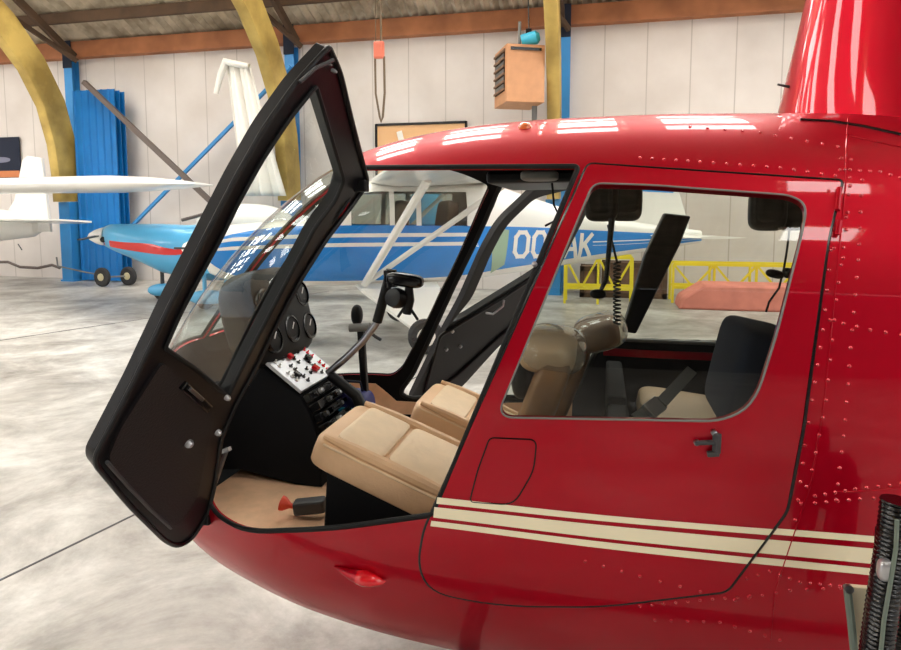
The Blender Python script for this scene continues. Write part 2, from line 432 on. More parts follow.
# ---- stripes
def stripe(pts, par, nm='stripe'):
    lp = pxh(pts, 0, 8)
    return hskin(nm, lp, [], 'cream', par, off=.0058 if par is rd else .0014, grid=.05)
SX = (430,437,600,882,890); SV = ((495.3,496,513.5,536.5,537.2),(501.8,502.5,519.5,543,543.7),(505.3,506,523.5,549,549.7),(515.7,516.5,536.5,564.5,565.3),(519.2,520,540,569,569.8),(524.7,525.5,546.5,576,576.8))
SF = [pchip(list(zip(SX,v))) for v in SV]
def seamx(k, e):
    x = 770
    for _ in range(8): x = 787-(SF[k](x)-511)*.75+e
    return x
for k in (0,2,4):
    def edge(kk, xa, xb): return [(xa+(xb-xa)*i/12, SF[kk](xa+(xb-xa)*i/12)) for i in range(13)]
    stripe(edge(k,438-k*1.5,seamx(k,-2))+edge(k+1,437-k*1.5,seamx(k+1,-2))[::-1], rd)
    stripe(edge(k,seamx(k,1.5),885)+edge(k+1,seamx(k+1,1.5),885)[::-1], heli)
# ---- panel lines and rivets on the riveted aft body
for ln in ([(848,118),(846,150),(846,180),(838,260),(824,400),(812,480),(790,545),(775,590),(770,640)], [(835,492),(870,491),(901,488)], [(653,598),(727,590)], [(845,135),(901,147)]):
    lp = [hit(*q) for q in dens(ln, 10, False)]; lp = [q for q in lp if q]
    seal('panel_line', lp, .0016, 'red', heli, off=.0005, closed=False, n=6)
b = MB(); rv = []
def rl(pts, step, jit=0):
    d = dens(pts, step, False)
    for q in d: rv.append((q[0]+random.uniform(-jit,jit), q[1]+random.uniform(-jit,jit)))
rl([(690,127),(760,133),(838,147),(845,170)],18); rl([(640,158),(700,162),(780,168),(835,176)],14)
rl([(851,160),(846,230),(836,300),(826,400),(812,470),(795,520)],21); rl([(833,230),(823,330),(812,400),(805,445),(798,500)],23)
rl([(862,180),(858,260),(852,330),(845,420),(836,500)],20); rl([(815,496),(855,489),(901,484)],12); rl([(815,503),(860,499),(901,497)],15)
rl([(735,582),(770,571),(800,582),(840,586)],13); rl([(735,600),(790,590),(840,588)],17); rl([(640,606),(700,600),(750,596)],13); rl([(655,620),(720,622),(780,640)],20)
rl([(850,170),(880,172),(901,178)],15); rl([(830,320),(870,330),(901,335)],16); rl([(585,560),(640,575),(700,590)],24)
for q in [(838,206),(843,258),(846,217),(834,248),(828,192),(840,170),(850,186)]: rv.append(q)
for q in rv:
    h = hit(*q)
    if not h: continue
    p = hullo(*h,0); n = hulln(*h); inside = inpoly((h[0],h[1]), rdoor_n)
    b.lathe([(.0042,-.001),(.0038,.0014),(.0022,.0028),(0,.0032)], p+n*(.004 if inside else 0), n, 6)
b.build('rivets','rivet', heli, smooth=True, kind='stuff')
# ---- navigation light with fairing
hA = hullo(*hit(335,566),.0); hB = hullo(*hit(386,580),.0); n = hulln(*hit(366,577))
d = (hB-hA).normalized()
fa = MB(); L = (hB-hA).length
fa.tube([hA+d*L*t+n*(.002+.010*math.sin(PI*min(1,t*1.2)*.8)) for t in (0,.2,.4,.55,.62)], [.002,.008,.014,.017,.016], 14); fl = fa.build('light_fairing','red', heli, smooth=True)
fa = MB(); fa.tube([hA+d*L*t+n*(.010*(1-t)**.3+.004) for t in (.42,.5,.62,.75,.88,.97,1.0)], [.010,.017,.019,.017,.011,.005,.001], 16); fa.build('position_lamp','redlens', fl, smooth=True)
# orange reflection on the roof paint, modelled as a low amber dome
h = hit(525,127) or hit(525,130); b = MB(); b.lathe([(.018,-.01),(.018,.002),(.014,.008),(.006,.011),(0,.012)], hullo(*h,0), hulln(*h), 20); b.build('roof_glint','amber', heli, smooth=True)
# ---- mast fairing and antenna
secs = []
for z,x0,L,w in ((1.60,.435,1.42,.80),(1.70,.455,1.40,.74),(1.80,.478,1.36,.66),(1.9,.497,1.30,.58),(2.1,.533,1.2,.48),(2.5,.60,1.02,.36),(2.9,.67,.86,.28),(3.0,.72,.7,.16)):
    q = []
    for k in range(40):
        t = 2*PI*k/40; u = (1-math.cos(t))/2; yt = w*2.6*(.2969*math.sqrt(u)-.126*u-.3516*u*u+.2843*u**3-.1015*u**4)/.5*1.0
        q.append(V((x0+L*u, YC+(yt if t > PI else -yt), z)))
    secs.append(q)
b = MB(); b.loft(secs); b.build('mast_fairing','red', heli, smooth=True, sharp=50)
lp = [hit(*q) for q in dens([(800,120),(830,121.5),(865,127),(901,135)],8,False)]; seal('fairing_seam',[q for q in lp if q],.0035,'blackgloss',heli,off=.001,closed=False)
b = MB(); p0 = onY(795,88,1.98); b.tube([p0+V((.06,0,-.01)),p0,p0+V((-.045,0,.012))], [.006,.0045,.003], 8); b.build('antenna','dkgrey', heli, smooth=True)
# rotor mast top, tail boom, skids (outside the frame, carry the body)
b = MB(); b.lathe([(.05,0),(.05,.2),(.09,.2),(.09,.28),(.03,.3),(.03,.36),(0,.37)], (1.1,YC,2.98)); b.build('rotor_hub','steel', heli, smooth=True)
b = MB(); secs = []
for x,r,z in ((1.75,.34,1.14),(1.9,.33,1.15),(2.3,.2,1.28),(2.8,.13,1.36),(6.2,.07,1.5)):
    secs.append([V((x, YC+r*math.cos(2*PI*k/24), z+r*1.1*math.sin(2*PI*k/24))) for k in range(24)])
b.loft(secs); b.build('tail_boom','red', heli, smooth=True)
b = MB(); b.prism([(5.9,YC-.01,1.4),(6.3,YC-.01,1.5),(6.7,YC-.01,2.3),(6.45,YC-.01,2.3)], (0,.02,0)); b.prism([(6.0,YC-.01,1.55),(6.3,YC-.01,1.45),(6.5,YC-.01,.8),(6.3,YC-.01,.8)], (0,.02,0)); b.build('tail_fin','red', heli, bevel=.005)
for sy in (-1,1):
    yk = YC+sy*1.0
    b = MB(); b.tube([(-1.5,yk,.22),(-1.35,yk,.09),(-1.15,yk,.04),(1.9,yk,.04)], .038, 12); b.build('skid_tube','dkgrey', heli, smooth=True)
    for xk in (-.35,1.1):
        b = MB(); b.tube([(xk,YC,.27 if xk < 0 else .36),(xk,YC+sy*.3,.25 if xk < 0 else .33),(xk,YC+sy*.8,.16),(xk,yk,.07)], .032, 12); b.build('skid_leg','dkgrey', heli, smooth=True)
# ---- open front door (near side)
HA = hull(*hit(368,176)); HB = hull(*hit(213,490)); AX = (HA-HB).normalized()
cl = hull(*hit(500,340))-HB
DV = Matrix.Rotation(math.radians(-79),4,AX)@cl; DV = (DV-AX*DV.dot(AX)).normalized()
DN = AX.cross(DV).normalized()
if DN.dot(CAM-HB) < 0: DN = -DN
def door3(px, py, off=0):
    d = ray(px,py); t = (HB+DN*off-CAM).dot(DN)/d.dot(DN); p = CAM+d*t
    return p
DO = [(329,47,3),(340,72,8),(352,122,12),(368,183,6),(352,206,10),(326,240,10),(300,281,10),(278,322,10),(258,364,10),(236,404,10),(221,440,8),(216,480,10),(208,514,10),(192,539,8),(178,547,8),(165,541,6),(130,506,10),(96,465,5),(96,455,5),(134,382,10),(169,308,10),(204,240,10),(237,176,12),(265,127,12),(297,82,12)]
DI = [(316,86,4),(332,140,8),(344,180,6),(336,200,8),(316,226,10),(296,264,10),(274,306,10),(246,360,10),(228,397,4),(200,372,8),(165,348,3),(180,314,10),(200,276,10),(222,236,10),(237,205,10),(262,160,12),(290,118,12)]
do = dens(rnd(DO),8); di = dens(rnd(DI),6)
fwd = lambda p: DN
dr = sheet('front_door', do, [di], lambda x,y: door3(x,y), 'black', heli, grid=14, toward=fwd, thick=.03, nfn=lambda x,y: DN)
b = MB(); b.tube([door3(x,y,.002) for x,y in do], .006, 8, True); b.build('edge_trim','black', dr, smooth=True)
sheet('window_pane', di, [], lambda x,y: door3(x,y,-.014), 'glass', dr, grid=20, toward=fwd)
b = MB(); b.tube([door3(x,y,.002) for x,y in di], .005, 8, True); b.build('window_seal','rubber', dr, smooth=True)
tp = dens(rnd([(163,362,8),(205,398,8),(214,412,8),(203,470,14),(196,505,14),(176,528,10),(150,508,10),(108,460,8),(120,430,10)]),8)
sheet('trim_panel', tp, [], lambda x,y: door3(x,y,.008), mat('door_trim_vinyl',(17,11,13),.6,bump=.2,bscale=200), dr, grid=14, toward=fwd, thick=.008, nfn=lambda x,y: DN)
b = MB(); b.tube([door3(x,y,.010) for x,y in ((107,462),(128,486),(150,509),(171,528))], .004, 8); b.build('trim_bead','dkgrey', dr, smooth=True)
b = MB(); b.box((0,0,0),(0,0,0)); b = MB(); b.bar(door3(183,385,.012), door3(209,409,.012), .02,.012, DN); dh = b.build('pull_handle','blackgloss', dr, bevel=.003)
b = MB(); b.bar(door3(190,389,.02), door3(203,400,.02), .008,.005, DN); b.build('handle_plate','steel', dh, bevel=.001, label='chrome handle plate')
for q,r in (((188,443),.010),((217,432),.008),((226,397),.007),((332,70),.004),((327,63),.003)):
    b = MB(); b.lathe([(r,0),(r,.006),(r*.6,.012),(0,.013)], door3(*q,.014 if q[1] > 100 else .004), DN, 16); b.build('stud','silver', dr, smooth=True)
b = MB(); b.tube([door3(300,82,.012),door3(316,68,.014),door3(333,60,.012)], .004, 8); b.build('latch_rod','dkgrey', dr, smooth=True)
# door stay between floor sill and door
b = MB(); a1 = onY(212,492,1.47); a2 = onY(226,452,1.49); b.tube([a1,a2], .006, 8); b.bar(a2+V((-.012,0,0)), a2+V((.012,0,.01)), .014,.01); b.build('door_stay','steel', heli, smooth=True)
for q in ((206,518),(361,186)):
    b = MB(); h = hit(*q) ; p = hull(*h) if h else HB; b.box(p,(.035,.03,.03)); b.build('hinge','black', heli, bevel=.004)
# ---- far front door, open outwards
FA = V((-.40,2.50,1.68)); FB = V((-.87,2.60,.74)); fd = V((.62,.78,.02)).normalized(); FN = (FA-FB).cross(fd).normalized()
if FN.dot(CAM-FB) < 0: FN = -FN
def fdoor3(px, py, off=0):
    d = ray(px,py); t = (FB+V((.02,.03,0))+FN*off-CAM).dot(FN)/d.dot(FN); return CAM+d*t
FO = [(572,176,4),(598,177,8),(586,215,10),(562,262,10),(540,312,12),(500,345,14),(455,395,20),(418,409,6),(411,400,5),(440,340,10),(462,300,10),(484,250,10),(500,222,12),(540,184,14)]
FI = [(568,190,4),(585,190,6),(573,222,8),(553,260,5),(530,276,8),(462,318,8),(452,322,2),(472,298,8),(492,252,10),(506,226,12),(535,198,10)]
fo2 = dens(rnd(FO),8); fi2 = dens(rnd(FI),6); ff = lambda p: FN
fdr = sheet('front_door', fo2, [fi2], lambda x,y: fdoor3(x,y), ['black','red'], heli, grid=14, toward=ff, thick=.03, nfn=lambda x,y: FN)
sheet('window_pane', fi2, [], lambda x,y: fdoor3(x,y,-.014), 'glass', fdr, grid=20, toward=ff)
b = MB(); b.tube([fdoor3(x,y,.004) for x,y in dens(rnd([(440,336,4),(500,300,8),(548,268,5),(546,300,8),(500,336,12),(452,380,12),(424,396,6)]),8)], .008, 8, True); b.build('trim_bead','black', fdr, smooth=True)
b = MB(); b.tube([fdoor3(486,313,.02),fdoor3(493,314,.03),fdoor3(503,306,.03),fdoor3(504,300,.02)], .005, 8); b.build('pull_handle','silver', fdr, smooth=True)
for q in ((460,346),(446,349),(452,331)):
    b = MB(); b.lathe([(.008,0),(.008,.008),(0,.012)], fdoor3(*q,.004), FN, 12); b.build('stud','silver', fdr, smooth=True)
# ---- interior
b = MB(); b.prism([(-1.2,1.70,.650),(-1.12,1.63,.650),(-1.0,1.565,.650),(-.8,1.50,.650),(-.25,1.46,.650),(-.25,2.54,.650),(-.8,2.50,.650),(-1.0,2.435,.650),(-1.12,2.37,.650),(-1.2,2.30,.650)], (0,0,.02)); b.build('cabin_floor','carpet', heli)
b = MB(); b.box((.255,2.0,.66),(1.01,1.12,.02)); b.build('rear_floor','lining', heli)
# side linings: tan in the footwell on the far side, charcoal behind
hskin('side_lining', dens([(x, PI-za(x,z)) for x,z in ((-1.2,.84),(-1.0,.835),(-.93,.83),(-.84,.755),(-.6,.745),(-.3,.77),(-.1,.81),(-.1,.70),(-.5,.70),(-.9,.70),(-1.2,.70))],.04), [], 'carpet', heli, off=-.016, grid=.05, thick=.004)
hskin('side_lining', dens([(x, za(x,z)) for x,z in ((-1.12,.70),(-1.02,.715),(-.9,.71),(-.6,.74),(-.4,.80),(-.3,.80),(-.3,.62),(-.6,.62),(-.9,.62),(-1.12,.62))],.04), [], 'carpet', heli, off=-.016, grid=.05, thick=.004)
cp = [onY(*q,1.85) for q in ((262,366),(300,397),(311,415),(318,440),(322,490),(318,503),(296,496),(240,470),(218,470),(216,440),(236,405))]
for q in cp: q.z = max(q.z,.672)
b = MB(); b.prism(cp, (0,.28,0)); con = b.build('console_pedestal','lining', heli, bevel=.006)
P_a = onY(264,364,1.84); P_b = onY(300,394,1.84); w = V((0,.27,0)); sl = (P_b-P_a); nrm = w.cross(sl).normalized(); nrm = nrm if nrm.z > 0 else -nrm
b = MB(); b.prism([P_a,P_b,P_b+w,P_a+w], nrm*.012); swp = b.build('switch_panel','silver', con, bevel=.002)
def sp(u,v,h=0): return P_a+sl*u+w*v+nrm*(.012+h)
k = 0
for u in (.12,.24,.36,.48,.60,.72,.85):
    for v in (.12,.3,.5,.7,.88):
        k += 1; c = ['redlens','blackgloss','white','blackgloss','dkgrey'][(k*7)%5]
        if (k*5)%11 < 3: continue
        bb = MB(); bb.lathe([(.008,0),(.008,.002),(.003,.003),(.003,.011),(0,.012)], sp(u,v), (nrm+V((random.uniform(-.4,.4),0,0))), 10); bb.build('toggle_switch', c, swp, smooth=True)
for u,v,c in ((.3,.75,'blackgloss'),(.55,.2,'blackgloss'),(.62,.65,'redlens'),(.06,.45,'redlens')):
    bb = MB(); bb.bar(sp(u,v,.006), sp(u+.16,v,.008), .022,.014, nrm); bb.build('rocker_switch', c, swp, bevel=.003)
# radio stack: stepped dark faces with knobs, facing aft
R_a = onY(301,396,1.86); R_b = onY(322,436,1.86); rs_ = None; rsl = R_b-R_a; rn = w.cross(rsl).normalized(); rn = rn if rn.x > 0 else -rn
b = MB()
for i in range(4):
    c0 = R_a+rsl*(i/4+.02); c1 = R_a+rsl*((i+.86)/4); b.prism([c0,c1,c1+w*.92,c0+w*.92], rn*(.03+.012*(i%2)))
rs = b.build('radio_stack','blackgloss', con, bevel=.003)
for i in range(4):
    for j in range(6):
        if (i*3+j)%5 == 3: continue
        bb = MB(); c = R_a+rsl*((i+.45)/4)+w*(.10+.15*j)+rn*(.03+.012*(i%2)); bb.lathe([(.009,0),(.008,.014),(0,.015)], c, rn, 12); bb.build('knob', ['blackgloss','silver','dkgrey'][(i+j)%3], rs, smooth=True)
    bb = MB(); c = R_a+rsl*((i+.45)/4)+w*.45+rn*(.031+.012*(i%2)); bb.bar(c-w*.12, c+w*.12, .012,.003, rsl); bb.build('display','dkgrey', rs)
b = MB(); b.tube([V((-.74+.02*math.cos(t),1.99,.90+.018*math.sin(t))) for t in [PI*2*i/14 for i in range(14)]], .004, 8, True); b.build('key_ring','steel', con, smooth=True)
# instrument pod
b = MB(); Rp = Matrix.Rotation(math.radians(-14),3,'Y')
b.sup((-1.115,2.0,1.20),(.15,.44,.33),Rp,.55,.55); pod = b.build('instrument_panel','rubber', heli, smooth=True)
b = MB(); b.bar((-1.14,2.0,1.09),(-1.12,2.0,.98),.2,.12,(1,0,0)); b.build('panel_neck','black', pod, bevel=.01)
fx = Rp@V((1,0,0))
for yy,zz in ((-.13,.05),(0,.07),(.13,.05),(-.13,-.07),(0,-.06),(.13,-.07)):
    c = V((-1.115,2.0,1.20))+Rp@V((.062,yy,zz)); bb = MB(); bb.lathe([(.048,0),(.048,.014),(.042,.016),(.042,.010),(0,.010)], c, fx, 24); g = bb.build('gauge','blackgloss', pod, smooth=True)
    bb = MB(); bb.lathe([(.040,.0105),(0,.0105)], c, fx, 20); bb.build('gauge_glass','dialface', g)
    bb = MB(); bb.bar(c+fx*.012, c+fx*.012+Rp@V((0,.02,.02)), .004,.002, fx); bb.build('needle','white', g)
# cyclic: slanting silver arm on black base with taped grip
b = MB(); b.tube([onY(374,436,2.02),onY(356,395,2.0),onY(330,375,2.0)], [.022,.020,.018], 12); cy = b.build('cyclic_stick','black', heli, smooth=True)
b = MB(); b.tube([onY(*q,2.0) for q in dens([(328,373),(348,356),(364,340),(376,324),(382,305),(387,285),(390,271)],6,False)], .0125, 12); b.build('silver_arm','steel', cy, smooth=True, label='bare metal arm')
b = MB(); b.tube([onY(*q,2.0) for q in ((377,322),(382,304),(387,285),(391,270))], .0165, 12); b.build('tape_wrap','rubber', cy, smooth=True)
b = MB(); c1 = onY(405,280,1.98); b.sup(c1,(.125,.05,.045),Matrix.Rotation(.12,3,'Y'),.6,.6); b.tube([onY(390,270,2),onY(391,287,2)],.022,12); gr = b.build('grip','blackgloss', cy, smooth=True)
b = MB(); c2 = onY(396,298,1.96); b.lathe([(0,-.02),(.032,-.02),(.034,0),(.030,.02),(.012,.024),(0,.024)], c2, (-.3,-.9,.2), 20); b.tube([onY(409,284,1.98),onY(409,300,1.98),onY(407,314,1.98)],[.012,.018,.014],12)
b.tube([onY(404,308,1.98),onY(398,317,1.98)],.005,8); b.tube([onY(410,308,1.98),onY(418,320,1.98)],.005,8); b.build('switch_knob','black', gr, smooth=True)
# second upright with padded head
b = MB(); b.bar(onY(366,408,2.12), onY(361,330,2.12), .024,.024, (0,1,0)); up = b.build('collective_post','black', heli, bevel=.004)
b = MB(); b.tube([onY(350,328,2.1),onY(370,327,2.1)], .015, 14); b.build('cross_grip','grey', up, smooth=True)
b = MB(); b.sup(onY(357,315,2.12),(.04,.05,.075),None,.9,.9); b.build('padded_head','rubber', up, smooth=True)
b = MB(); b.tube([onY(368,331,2.1),onY(376,337,2.1),onY(381,340,2.1)], .006, 8); b.build('lever','dkgrey', up, smooth=True)
# ---- seats
tilt = math.radians(21); RT = Matrix.Rotation(tilt,3,'Y')
def seat(cx, cy, cz, near):
    # local frame: x aft along cushion, z up
    O = V((cx,cy,cz))
    b = MB(); b.sup(O+RT@V((.22,0,-.045)),(.47,.34,.09),RT,.28,.22, 16, 40); s = b.build('seat_cushion','leather', heli, smooth=True)
    for i,(u0,u1) in enumerate(((.035,.175),(.183,.40))):
        for (v0,v1) in (((-.135,.135),)):
            bb = MB(); bb.sup(O+RT@V(((u0+u1)/2,(v0+v1)/2,.002)),(u1-u0,v1-v0,.022),RT,.4,.2,10,36); bb.build('cushion_panel','leather2', s, smooth=True)
    for sy in (-1,1):
        bb = MB(); bb.tube([O+RT@V((x,sy*.150,.002)) for x in (.01,.1,.2,.3,.42)], [.008,.017,.018,.018,.012], 10); bb.build('side_bolster','leather', s, smooth=True)
    bb = MB(); bb.tube([O+RT@V((x,-.168,-.012)) for x in (.02,.1,.2,.3,.43)], .0035, 6); bb.build('piping','leather2', s, smooth=True)
    bb = MB(); bb.prism([O+V((0.02,-.165,-.09)),O+V((.42,-.165,-.235)),O+V((.42,-.19,-.9+1.0-.3)) if False else V((cx+.42,cy-.165,.672)),V((cx+.005,cy-.165,.672))], (0,.33,0)); bb.build('seat_box','lining', heli, bevel=.006)
    return s
seat(-.705,1.665,.975,True); s2_ = seat(-.63,2.33,.875,False)
# seat backs and covered headrests
def seatback(cx, cy, zc, py):
    b = MB(); Rb = Matrix.Rotation(math.radians(20),3,'Y'); b.sup((cx+.0,cy,zc),(.085,.38,.42),Rb,.35,.4); b.build('seat_back','brownlea', heli, smooth=True)
seatback(-.16,1.66,1.02,0); seatback(-.12,2.32,.93,0)
for q,yy in (((549,350),1.62),((596,333),2.25)):
    c = onY(*q,yy); b = MB(); sc = 1.0 if yy < 2 else 1.15; b.sup(c,(.14*sc,.26,.09*sc),Matrix.Rotation(-.25 if yy > 2 else .1,3,'Y'),.6,.6); hr = b.build('headrest','leather' if yy < 2 else 'brownlea', heli, smooth=True)
    b = MB(); b.sup(c+V((.012,0,.006)),(.165*sc,.29,.105*sc),Matrix.Rotation(-.3 if yy > 2 else .1,3,'Y'),.75,.7); b.build('plastic_cover','plastic', hr, smooth=True, label='clear plastic cover over the headrest')
# roll-up and bundle behind the near seat
b = MB(); b.tube([onY(570,362,1.62),onY(556,385,1.60),onY(545,412,1.58),onY(538,440,1.58)], [.022,.026,.026,.024], 14); b.build('rolled_side_pad','brownlea', heli, smooth=True)
b = MB(); b.sup(onY(524,374,1.60),(.06,.12,.12),None,.7,.7); b.build('black_pad','black', heli, smooth=True)
# bulkheads and rear seats
b = MB(); b.box((.06,1.70,.84),(.06,.52,.28)); b.box((.06,2.30,.84),(.06,.52,.28)); b.build('bulkhead','lining', heli, bevel=.01)
for cy in (1.70,2.30):
    b = MB(); b.sup((.36,cy,.84),(.44,.44,.10),Matrix.Rotation(.12,3,'Y'),.35,.3); rc = b.build('rear_cushion',mat('rear_leather',(178,150,118),.6), heli, smooth=True)
    cc = onY(750,372,1.93 if cy < 2 else 2.32); b = MB(); b.sup((cc.x,cy+.2 if cy < 2 else cy,cc.z),(.17,.40,.28),Matrix.Rotation(.2,3,'Y'),.3,.3); b.build('rear_backrest','navy', heli, smooth=True, label='navy cloth backrest')
b = MB(); b.box((.78,2.0,1.05),(.03,1.18,.62)); b.build('firewall','lining', heli)
b = MB(); b.box((.785,2.0,1.62),(.03,.90,.30)); 
# strap
b = MB(); b.bar(onY(636,420,1.60), onY(662,402,1.68), .035,.004, (0,-1,.5)); b.bar(onY(662,402,1.68), onY(692,370,1.85), .03,.004, (0,-1,.5)); sb = b.build('seat_belt','grey', heli)
b = MB(); b.bar(onY(648,412,1.62), onY(660,403,1.66), .042,.012, (0,-1,.5)); b.build('buckle','silver', sb, bevel=.002)
# slanting black post by the far side
b = MB(); b.prism([onY(*q,2.42) for q in ((665,213),(691,216),(680,245),(636,334),(622,332),(645,255))], (0,.08,0)); b.build('belt_post','black', heli, bevel=.006)
# far sill strip in red
hskin('door_sill', [(x, PI-za(x,1.015)) for x in (.02,.2,.4,.6,.70)]+[(x, PI-za(x,.985)) for x in (.70,.6,.4,.2,.02)], [], 'red', heli, off=-.020, grid=.05, thick=.005)
b = MB(); b.tube([V((x,2.625,1.052)) for x in (.02,.25,.5,.70)], .008, 8); b.build('sill_strip','grey', heli, smooth=True)
# overhead: header rail, console, headset hooks
b = MB(); b.bar(onY(500,182,2.0), onY(590,180,2.0), .5,.035, (0,0,1)); b.build('overhead_panel','black', heli, bevel=.01)
b = MB(); b.sup(onY(540,176,1.75),(.10,.12,.03),None,.5,.5); b.build('dome_lamp','grey', heli, smooth=True)
b = MB(); b.tube([onY(552,183,1.7),onY(554,205,1.7),onY(560,218,1.7),onY(545,226,1.7)], .003, 6); b.build('hanging_cord','rubber', heli, smooth=True)
# things hung in the cabin
def headset(name, q, yy, lab, w=.11, both=True):
    t = empty(name, (0,0,0), label=lab, cat='headset', group=None)
    for i,dx in enumerate((-.038,.042)):
        c = onY(q[0]+dx*300,q[1]-(4 if q[0] > 700 else 0),yy+.05*i); b = MB(); b.sup(c+V((0,0,-.01)),(.105,.07,.13),None,.5,.5); e = b.build('ear_cup','black', t, smooth=True)
        b = MB(); b.sup(c+V((0,-.03,0)),(.08,.02,.10),None,.6,.6); b.build('ear_pad','rubber', e, smooth=True)
    c = onY(q[0],q[1]-16,yy+.02); b = MB(); b.tube([c+V((.055*math.cos(a),0,.02*math.sin(a)-.01)) for a in [PI*i/10 for i in range(11)]], .008, 8); b.build('headband','black', t, smooth=True)
    return t
h1_ = headset('headset', (613,198), 2.1, 'black headset hanging in the cabin window just behind the door pillar')
b = MB(); b.tube([onY(*q,2.06) for q in ((612,218),(609,250),(606,280),(600,292))], [.010,.008,.008,.006], 8); b.sup(onY(598,294,2.06),(.05,.03,.03),None,.8,.8); b.build('microphone_boom','black', h1_, smooth=True)
pts = []
for i in range(0, 200):
    t = i/199; c = onY(617,262+62*t,2.14); pts.append(c+V((.011*math.cos(t*2*PI*16),.011*math.sin(t*2*PI*16),0)))
b = MB(); b.tube(pts, .003, 5); b.tube([onY(608,225,2.1),onY(614,250,2.14),onY(617,262,2.14)],.004,6); b.build('coiled_cord','rubber', h1_, smooth=True)
h2_ = headset('headset', (779,210), 2.1, 'black headset hanging at the rear upper corner of the cabin window')
b = MB(); b.tube([onY(*q,2.0) for q in ((790,226),(787,250),(784,268),(779,288),(769,302),(766,312))], .003, 6); b.sup(onY(775,274,2.0),(.05,.03,.025),Matrix.Rotation(.2,3,'Y'),.8,.8); b.sup(onY(788,273,2.0),(.03,.03,.03),None,.8,.8); b.build('microphone_boom','black', h2_, smooth=True)
# blue bag and orange fittings on the cabin floor
t = empty('carry_bag', onY(353,428,2.10), label='dark blue nylon bag standing between the cockpit seats', cat='bag'); o3 = V(t.location)
b = MB(); b.sup(V((0,0,.05)),(.15,.13,.18),None,.5,.5); b.build('bag_body','bluebag', t, smooth=True)
b = MB(); b.box((-.0,-.067,.07),(.05,.004,.05)); b.build('bag_patch','cyan', t, bevel=.001)
b = MB(); b.tube([V((-.04,0,.13)),V((-.03,0,.17)),V((.03,0,.17)),V((.04,0,.13))],.005,8); b.build('bag_handle','navy', t, smooth=True)
c = onZ(288,510,.69); t = empty('fire_extinguisher', c, label='small black extinguisher with an orange cap lying on the cockpit floor', cat='extinguisher')
b = MB(); b.bar(V((.02,.0,.01)),V((.11,.02,.02)),.045,.04); b.build('bottle','dkgrey', t, bevel=.008)
b = MB(); b.lathe([(.006,0),(.008,.012),(.020,.03),(.022,.04),(.010,.044),(0,.044)], V((.02,0,.012)), (-1,-.1,.25), 16); b.build('cap','orange', t, smooth=True, label='orange flared cap')
# engine hoses and cowling flap in the open engine bay
b = MB()
eng = empty('engine_bay', (0,0,0)); eng.parent = heli
for i,(q,r) in enumerate((([(897,500),(893,540),(884,600),(877,650),(874,690)],.024),([(890,505),(884,545),(875,600),(868,650),(866,690)],.014),([(905,540),(900,600),(895,660)],.03))):
    pts = dens(q, 1.2, False); bb = MB(); bb.tube([onY(*p,1.16+.03*i) for p in pts], [r*(1+.05*math.sin(j*1.6)) for j in range(len(pts))], 12); bb.build('ribbed_hose','blackgloss', heli, smooth=True)
bb = MB(); bb.tube([onY(*p,1.12) for p in ((897,520),(896,548),(890,585),(884,620),(880,660))], .0035, 8); bb.build('fuel_line','olive', heli, smooth=True)
bb = MB(); bb.lathe([(.0,0),(.035,.0),(.04,.02),(.04,.10),(.03,.12),(0,.12)], onY(899,590,1.2), (0,0,1), 20); bb.build('air_filter','black', heli, smooth=True)
bb = MB(); bb.sup(onY(885,570,1.13),(.022,.02,.035),None,.6,.6); bb.build('pipe_fitting','silver', heli, smooth=True)
bpy.data.objects.remove(eng)
bb = MB(); bb.prism([onY(*p,1.26) for p in ((847,586),(870,588),(874,600),(864,690),(858,690))], (0,.01,0)); cf = bb.build('cowling_flap','cream', heli, bevel=.002)
bb = MB(); bb.tube([onY(847,586,1.25),onY(851,620,1.25),onY(858,690,1.25)], .007, 8); bb.build('flap_edge','olive', cf, smooth=True)
bb = MB(); bb.lathe([(.008,0),(.008,.006),(0,.007)], onY(848,588,1.24), (0,-1,0), 12); bb.build('screw','steel', cf, smooth=True)

# ================================================================ HANGAR
YW = 13.2
def wallmat():
    m = bpy.data.materials.new('hangar_wall_panels'); m.use_nodes = True; nt = m.node_tree; bs = nt.nodes['Principled BSDF']; bs.inputs['Roughness'].default_value = .6
    tc = nt.nodes.new('ShaderNodeTexCoord'); sx = nt.nodes.new('ShaderNodeSeparateXYZ'); nt.links.new(tc.outputs['Object'], sx.inputs[0])
    def mth(op, a, b=None, c=None):
        n = nt.nodes.new('ShaderNodeMath'); n.operation = op
        for i,v in enumerate((a,b,c)):
            if v is None: continue
            if isinstance(v,(int,float)): n.inputs[i].default_value = v
            else: nt.links.new(v, n.inputs[i])
        return n.outputs[0]
    fr = mth('FRACT', mth('DIVIDE', mth('ADD', sx.outputs['X'], mth('MULTIPLY', sx.outputs['Y'], 1.0)), .80))
    ln = mth('LESS_THAN', mth('ABSOLUTE', mth('SUBTRACT', fr, .5)), .014)
    no = nt.nodes.new('ShaderNodeTexNoise'); no.inputs['Scale'].default_value = .9; no.inputs['Detail'].default_value = 5; nt.links.new(tc.outputs['Object'], no.inputs['Vector'])
    r = nt.nodes.new('ShaderNodeValToRGB'); r.color_ramp.elements[0].color = lin((206,197,190))+(1,); r.color_ramp.elements[1].color = lin((224,217,212))+(1,); r.color_ramp.elements[0].position = .3; r.color_ramp.elements[1].position = .7
    nt.links.new(no.outputs['Fac'], r.inputs[0])
    mx = nt.nodes.new('ShaderNodeMix'); mx.data_type = 'RGBA'; mx.inputs[7].default_value = lin((186,177,170))+(1,)
    nt.links.new(ln, mx.inputs[0]); nt.links.new(r.outputs[0], mx.inputs[6]); nt.links.new(mx.outputs[2], bs.inputs['Base Color'])
    return m
